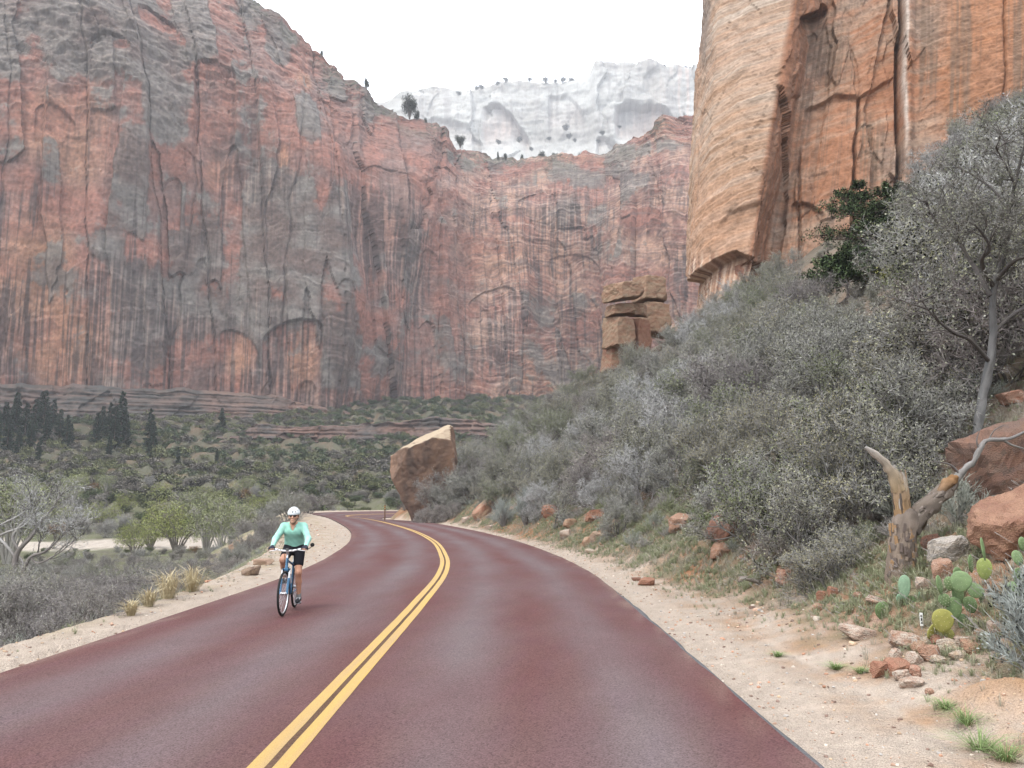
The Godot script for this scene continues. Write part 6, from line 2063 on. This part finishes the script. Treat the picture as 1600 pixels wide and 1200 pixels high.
	part("kickstand", m.mesh(M.metal), bike)

	# ---- rider
	var rider := thing("person", "cyclist in mint long sleeved top, black shorts, white helmet and sunglasses", "person", o)
	rider.rotation.y = yaw
	var sk := Color(0.50, 0.29, 0.20)
	var tan := Color(0.40, 0.21, 0.14)
	var pel := Vector3(0, 1.06, -0.24)
	var waist := Vector3(0, 1.19, -0.20)
	var chest := Vector3(0, 1.34, -0.12)
	var neck := Vector3(0, 1.455, -0.085)
	var skull := Vector3(0, 1.58, -0.035)
	var arm := []
	var leg := []
	for s in [-1.0, 1.0]:
		arm.append([Vector3(s * 0.165, 1.405, -0.10), Vector3(s * 0.275, 1.20, 0.045), Vector3(s * 0.275, 1.085, 0.27)])
	var hipL := Vector3(0.088, 1.02, -0.22)
	var hipR := Vector3(-0.088, 1.02, -0.22)
	var kneeL := Vector3(0.115, 0.63, -0.03)
	var kneeR := Vector3(-0.115, 0.855, 0.16)
	var ankL := Vector3(0.125, 0.215, -0.115)
	var ankR := Vector3(-0.125, 0.545, -0.115)
	var flat := Vector3(0.78, 1, 1)
	var b := MB.new()
	var bones := [[pel, waist, 0.125, 0.108, flat], [waist, chest, 0.108, 0.125, flat], [chest, neck - Vector3(0, 0.04, 0), 0.12, 0.07, flat], [neck - Vector3(0, 0.05, 0.01), neck + Vector3(0, 0.06, 0.02), 0.056, 0.05]]
	for a in arm:
		bones.append([chest + Vector3((a[0] as Vector3).x * 0.5, 0.06, 0), a[0], 0.075, 0.055])
		bones.append([a[0], a[1], 0.052, 0.038])
		bones.append([a[1], a[2], 0.038, 0.026])
	for q in [[hipL, kneeL, ankL], [hipR, kneeR, ankR]]:
		bones.append([q[0], q[1], 0.088, 0.056])
		bones.append([q[1], (q[1] as Vector3).lerp(q[2], 0.35) - Vector3(0, 0, 0.015), 0.052, 0.05])
		bones.append([(q[1] as Vector3).lerp(q[2], 0.35) - Vector3(0, 0, 0.015), q[2], 0.05, 0.034])
		bones.append([q[2] - Vector3(0, 0.04, 0.03), q[2] + Vector3(0, -0.06, 0.11), 0.032, 0.03])
	skin(b, bones, 0.014, 0.03, tan)
	# head with face
	var hd := [[skull + Vector3(0, 0.03, -0.015), skull + Vector3(0, 0.03, 0.015), 0.083, 0.08], [skull + Vector3(0, -0.03, 0.02), skull + Vector3(0, -0.075, 0.045), 0.066, 0.042], [skull + Vector3(0, -0.10, 0.0), skull + Vector3(0, -0.02, -0.01), 0.05, 0.06],
		[skull + Vector3(0, 0.012, 0.092), skull + Vector3(0, -0.028, 0.112), 0.010, 0.015], [skull + Vector3(-0.018, -0.062, 0.083), skull + Vector3(0.018, -0.062, 0.083), 0.011, 0.011], [skull + Vector3(0, -0.098, 0.066), skull + Vector3(0, -0.098, 0.062), 0.024, 0.024], [skull + Vector3(-0.05, -0.018, 0.055), skull + Vector3(-0.04, -0.02, 0.06), 0.026, 0.026], [skull + Vector3(0.05, -0.018, 0.055), skull + Vector3(0.04, -0.02, 0.06), 0.026, 0.026]]
	for s in [-1.0, 1.0]: hd.append([skull + Vector3(s * 0.083, 0.015, -0.01), skull + Vector3(s * 0.08, -0.03, 0.0), 0.012, 0.009])
	var hb := MB.new()
	skin(hb, hd, 0.006, 0.012, sk)
	var k0 := b.v.size()
	b.v.append_array(hb.v)
	b.n.append_array(hb.n)
	b.c.append_array(hb.c)
	for i in hb.ix: b.ix.append(i + k0)
	# hands: palm, four curled fingers and a thumb round each grip
	for s in [-1.0, 1.0]:
		var hand := []
		var wr := Vector3(s * 0.275, 1.085, 0.265)
		var pal := Vector3(s * 0.268, 1.072, 0.318)
		hand.append([wr, pal, 0.024, 0.026])
		for i in 4:
			var x: float = s * (0.300 - 0.021 * i)
			var len: float = [0.8, 1.0, 1.05, 0.95][i]
			var k1 := Vector3(x, 1.070, 0.348 - 0.002 * i)
			var k2 := k1 + Vector3(0, -0.014, 0.022) * len
			var k3 := k2 + Vector3(0, -0.024, -0.004) * len
			hand.append([pal.lerp(k1, 0.3), k1, 0.014, 0.0095])
			hand.append([k1, k2, 0.0095, 0.0088])
			hand.append([k2, k3, 0.0088, 0.008])
			hand.append([k3, k3 + Vector3(0, -0.004, -0.02) * len, 0.008, 0.0072])
		hand.append([pal + Vector3(-s * 0.02, 0, 0.0), Vector3(s * 0.225, 1.060, 0.335), 0.013, 0.010])
		hand.append([Vector3(s * 0.225, 1.060, 0.335), Vector3(s * 0.215, 1.035, 0.35), 0.010, 0.008])
		hb = MB.new()
		skin(hb, hand, 0.0045, 0.006, sk)
		k0 = b.v.size()
		b.v.append_array(hb.v)
		b.n.append_array(hb.n)
		b.c.append_array(hb.c)
		for i in hb.ix: b.ix.append(i + k0)
	part("body", b.mesh(M.skin), rider)
	# clothes
	var mint := Color(0.25, 0.50, 0.41)
	var pale := Color(0.38, 0.62, 0.54)
	var sh := MB.new()
	var sb := [[pel + Vector3(0, 0.02, 0), waist, 0.14, 0.124, flat], [waist, chest, 0.124, 0.138, flat], [chest, neck - Vector3(0, 0.045, 0), 0.13, 0.075, flat], [waist + Vector3(-0.05, 0.06, 0.05), waist + Vector3(0.05, 0.06, 0.05), 0.06, 0.06], [chest + Vector3(-0.06, -0.02, 0.06), chest + Vector3(0.06, -0.02, 0.06), 0.068, 0.068]]
	for a in arm:
		sb.append([chest + Vector3((a[0] as Vector3).x * 0.5, 0.055, 0), a[0], 0.085, 0.067])
		sb.append([a[0], a[1], 0.064, 0.05])
		sb.append([a[1], (a[1] as Vector3).lerp(a[2], 0.93), 0.05, 0.036])
	skin(sh, sb, 0.011, 0.028, mint, [[neck + Vector3(0, 0.02, 0.035), 0.066], [neck + Vector3(0, -0.045, 0.085), 0.045], [neck + Vector3(0, -0.09, 0.11), 0.034], [neck + Vector3(0, -0.125, 0.125), 0.024]])
	for i in sh.v.size():
		var q := sh.v[i]
		var w := clampf(absf(q.x) * 4.0 - 0.35, 0, 1)
		sh.c[i] = mint.lerp(pale, w * 0.8) * (0.95 + 0.1 * sin(q.y * 60.0 + q.x * 25.0) * sin(q.x * 40.0))
	part("shirt", sh.mesh(M.cloth), rider)
	var zp := MB.new()      # open quarter zip: collar flaps and a bare throat
	for s in [-1.0, 1.0]:
		zp.quad(neck + Vector3(s * 0.058, 0.015, 0.035), neck + Vector3(s * 0.05, -0.02, 0.07), neck + Vector3(s * 0.004, -0.135, 0.102), neck + Vector3(s * 0.026, -0.05, 0.088), pale)
	part("collar", zp.mesh(M.cloth), rider)
	var so := MB.new()
	var ob := [[pel + Vector3(0, -0.02, 0), pel + Vector3(0, 0.06, 0.01), 0.138, 0.13, flat]]
	for q in [[hipL, kneeL], [hipR, kneeR]]: ob.append([q[0], (q[0] as Vector3).lerp(q[1], 0.62), 0.102, 0.082])
	skin(so, ob, 0.012, 0.03, Color(0.018, 0.018, 0.02))
	part("shorts", so.mesh(M.cloth), rider)
	for s in [-1.0, 1.0]:
		var gl := MB.new()
		skin(gl, [[Vector3(s * 0.276, 1.088, 0.25), Vector3(s * 0.268, 1.074, 0.318), 0.033, 0.033], [Vector3(s * 0.305, 1.071, 0.34), Vector3(s * 0.235, 1.071, 0.335), 0.022, 0.02], [Vector3(s * 0.303, 1.058, 0.362), Vector3(s * 0.24, 1.058, 0.358), 0.016, 0.015]], 0.006, 0.012, Color(0.035, 0.035, 0.045))
		part("glove", gl.mesh(M.cloth), rider)
	for q in [ankL, ankR]:
		var so2 := MB.new()
		skin(so2, [[q + Vector3(0, 0.05, 0.005), q + Vector3(0, -0.03, -0.005), 0.04, 0.042]], 0.009, 0.02, Color(0.2, 0.2, 0.2))
		part("sock", so2.mesh(M.cloth), rider)
		var sho := MB.new()
		skin(sho, [[q + Vector3(0, -0.03, -0.045), q + Vector3(0, -0.055, 0.09), 0.042, 0.036], [q + Vector3(0, -0.055, 0.09), q + Vector3(0, -0.062, 0.16), 0.036, 0.028]], 0.009, 0.02, Color(0.03, 0.03, 0.033))
		for i in 3: sho.box(q + Vector3(0, -0.005 - 0.014 * i, 0.035 + 0.035 * i), Vector3(0.062, 0.008, 0.014), Basis(Vector3.RIGHT, 0.5), Color(0.55, 0.55, 0.56))
		var se := part("shoe", sho.mesh(M.cloth), rider)
		var sl := MB.new()
		sl.box(q + Vector3(0, -0.088, 0.045), Vector3(0.076, 0.014, 0.25), Basis(), Color(0.25, 0.25, 0.26), 0.005)
		part("sole", sl.mesh(M.rubber), se)
	var gs := MB.new()
	for s in [-1.0, 1.0]:
		gs.ball(skull + Vector3(s * 0.034, 0.008, 0.088), Vector3(0.030, 0.019, 0.012), Basis(Vector3.UP, s * 0.35), 14, 8, Color(0.02, 0.016, 0.014))
		gs.bar(skull + Vector3(s * 0.064, 0.014, 0.07), skull + Vector3(s * 0.09, 0.016, -0.02), 0.003, 0.003, 5, Color(0.05, 0.04, 0.04))
	gs.bar(skull + Vector3(-0.01, 0.016, 0.1), skull + Vector3(0.01, 0.016, 0.1), 0.004, 0.004, 5, Color(0.05, 0.04, 0.04))
	part("sunglasses", gs.mesh(M.gloss), rider)
	# helmet: a shell of ribs with open vents between them
	var he := MB.new()
	var hc := skull + Vector3(0, 0.05, -0.01)
	var tilt := Basis(Vector3.RIGHT, 0.12)
	var nu := 40
	var nv := 14
	var vent := func(u: Vector3) -> bool:
		var lane := fmod(absf(u.x) + 0.10, 0.30)
		return u.y > 0.30 and u.y < 0.93 and lane > 0.17 and absf(fmod(u.z * 1.7 + 4.0, 1.0) - 0.5) < 0.36
	var shell := func(u: Vector3, grow_by: float) -> Vector3: return hc + tilt * (u * (Vector3(0.098, 0.105, 0.132) + Vector3.ONE * grow_by))
	for j in nv:
		for i in nu:
			var a0 := TAU * i / nu
			var a1 := TAU * (i + 1) / nu
			var t0 := PI * 0.53 * j / nv
			var t1 := PI * 0.53 * (j + 1) / nv
			var u := Vector3(sin((t0 + t1) / 2) * cos((a0 + a1) / 2), cos((t0 + t1) / 2), sin((t0 + t1) / 2) * sin((a0 + a1) / 2))
			var q := []
			for w in [[t0, a0], [t0, a1], [t1, a1], [t1, a0]]: q.append(Vector3(sin(w[0]) * cos(w[1]), cos(w[0]), sin(w[0]) * sin(w[1])))
			if vent.call(u):
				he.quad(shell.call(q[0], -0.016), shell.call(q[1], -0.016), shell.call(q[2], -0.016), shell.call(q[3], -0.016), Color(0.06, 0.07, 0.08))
			else:
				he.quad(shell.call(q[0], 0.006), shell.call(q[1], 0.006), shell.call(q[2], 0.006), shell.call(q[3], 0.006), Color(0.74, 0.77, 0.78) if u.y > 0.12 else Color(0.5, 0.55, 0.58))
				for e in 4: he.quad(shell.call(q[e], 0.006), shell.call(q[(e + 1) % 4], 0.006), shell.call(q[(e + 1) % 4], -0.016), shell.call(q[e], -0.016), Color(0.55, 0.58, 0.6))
	var hm := part("helmet", he.mesh(M.gloss), rider)
	var stp := MB.new()
	for s in [-1.0, 1.0]:
		stp.tube(PackedVector3Array([skull + Vector3(s * 0.093, 0.05, 0.01), skull + Vector3(s * 0.078, -0.04, 0.03), skull + Vector3(s * 0.03, -0.118, 0.055), skull + Vector3(0, -0.124, 0.06)]), PackedFloat32Array([0.004, 0.004, 0.004, 0.004]), 4, black, black, false)
	part("chin_strap", stp.mesh(M.rubber), hm)
	var hr := MB.new()
	skin(hr, [[skull + Vector3(0, 0.02, -0.05), skull + Vector3(0, -0.06, -0.06), 0.065, 0.05], [skull + Vector3(-0.07, 0.01, -0.01), skull + Vector3(-0.068, -0.02, -0.02), 0.018, 0.014], [skull + Vector3(0.07, 0.01, -0.01), skull + Vector3(0.068, -0.02, -0.02), 0.018, 0.014]], 0.008, 0.02, Color(0.3, 0.26, 0.22))
	part("hair", hr.mesh(M.cloth), rider)


func _ready() -> void:
	var cam := Camera3D.new()
	cam.name = "camera"
	cam.position = Vector3(0, EYE, 0)
	cam.rotation.x = PITCH
	cam.fov = rad_to_deg(2.0 * atan(600.0 / F))
	cam.near = 0.1
	cam.far = 6000.0
	add_child(cam)
	cam.current = true
	var we := WorldEnvironment.new()
	we.name = "daylight"
	var e := Environment.new()
	e.background_mode = Environment.BG_SKY
	var sk := Sky.new()
	var ps := ProceduralSkyMaterial.new()
	ps.sky_top_color = Color(0.93, 0.96, 1.0)
	ps.sky_horizon_color = Color(1.0, 1.0, 1.0)
	ps.sky_curve = 0.2
	ps.ground_bottom_color = Color(0.6, 0.55, 0.5)
	ps.ground_horizon_color = Color(0.8, 0.78, 0.75)
	ps.sky_energy_multiplier = 1.35
	sk.sky_material = ps
	e.sky = sk
	e.tonemap_mode = Environment.TONE_MAPPER_LINEAR
	e.tonemap_exposure = 1.9
	e.fog_enabled = FOG > 0.0
	e.fog_density = FOG
	e.fog_light_color = Color(0.97, 0.975, 1.0)
	e.sdfgi_enabled = true
	e.ssao_enabled = true
	e.ssil_enabled = true
	we.environment = e
	add_child(we)
	var sun := DirectionalLight3D.new()
	sun.name = "veiled_sun"
	sun.light_energy = 0.5
	sun.light_color = Color(1.0, 0.97, 0.92)
	sun.light_angular_distance = 14.0
	sun.shadow_enabled = true
	sun.rotation = Vector3(deg_to_rad(-58), deg_to_rad(-38), 0)
	add_child(sun)
	make_materials()
	make_land()
	make_road()
	var t0 := Time.get_ticks_msec()
	make_cliffs()
	make_scrubs()
	make_slope_scrub()
	make_valley()
	make_rocks()
	make_oak()
	make_snag()
	make_grass()
	make_cactus()
	make_cyclist()
	name_apart()
const FOG := 0.0002


const NTH := ["leftmost", "second from left", "third from left", "fourth from left", "fifth from left", "sixth from left", "seventh from left", "eighth from left", "ninth from left", "tenth from left", "eleventh from left", "twelfth from left", "thirteenth from left", "fourteenth from left", "fifteenth from left", "sixteenth from left"]

func name_apart() -> void:      # alike things are told apart by their order in the view
	var by := {}
	for o in get_children():
		if not o.has_meta("label") or not o is Node3D: continue
		var l: String = o.get_meta("label")
		if not by.has(l): by[l] = []
		by[l].append(o)
	for l in by:
		var a: Array = by[l]
		if a.size() < 2: continue
		a.sort_custom(func(p, q): return screen(p.position).z < screen(q.position).z)
		var bands := ceili(a.size() / float(NTH.size()))
		var words: Array = [[""], ["nearer ", "farther "], ["near ", "mid ", "far "], ["nearest ", "nearer ", "farther ", "farthest "]][mini(bands, 4) - 1]
		if bands > 4: continue
		for k in bands:
			var sub := a.slice(a.size() * k / bands, a.size() * (k + 1) / bands)
			sub.sort_custom(func(p, q): return screen(p.position).x < screen(q.position).x)
			for i in sub.size():
				var t: String = NTH[i] + " " if i < sub.size() - 1 else "rightmost "
				if sub.size() == 1: t = ""
				var w: String = t + words[k] + l
				if w.split(" ").size() <= 16: sub[i].set_meta("label", w)
				else: continue
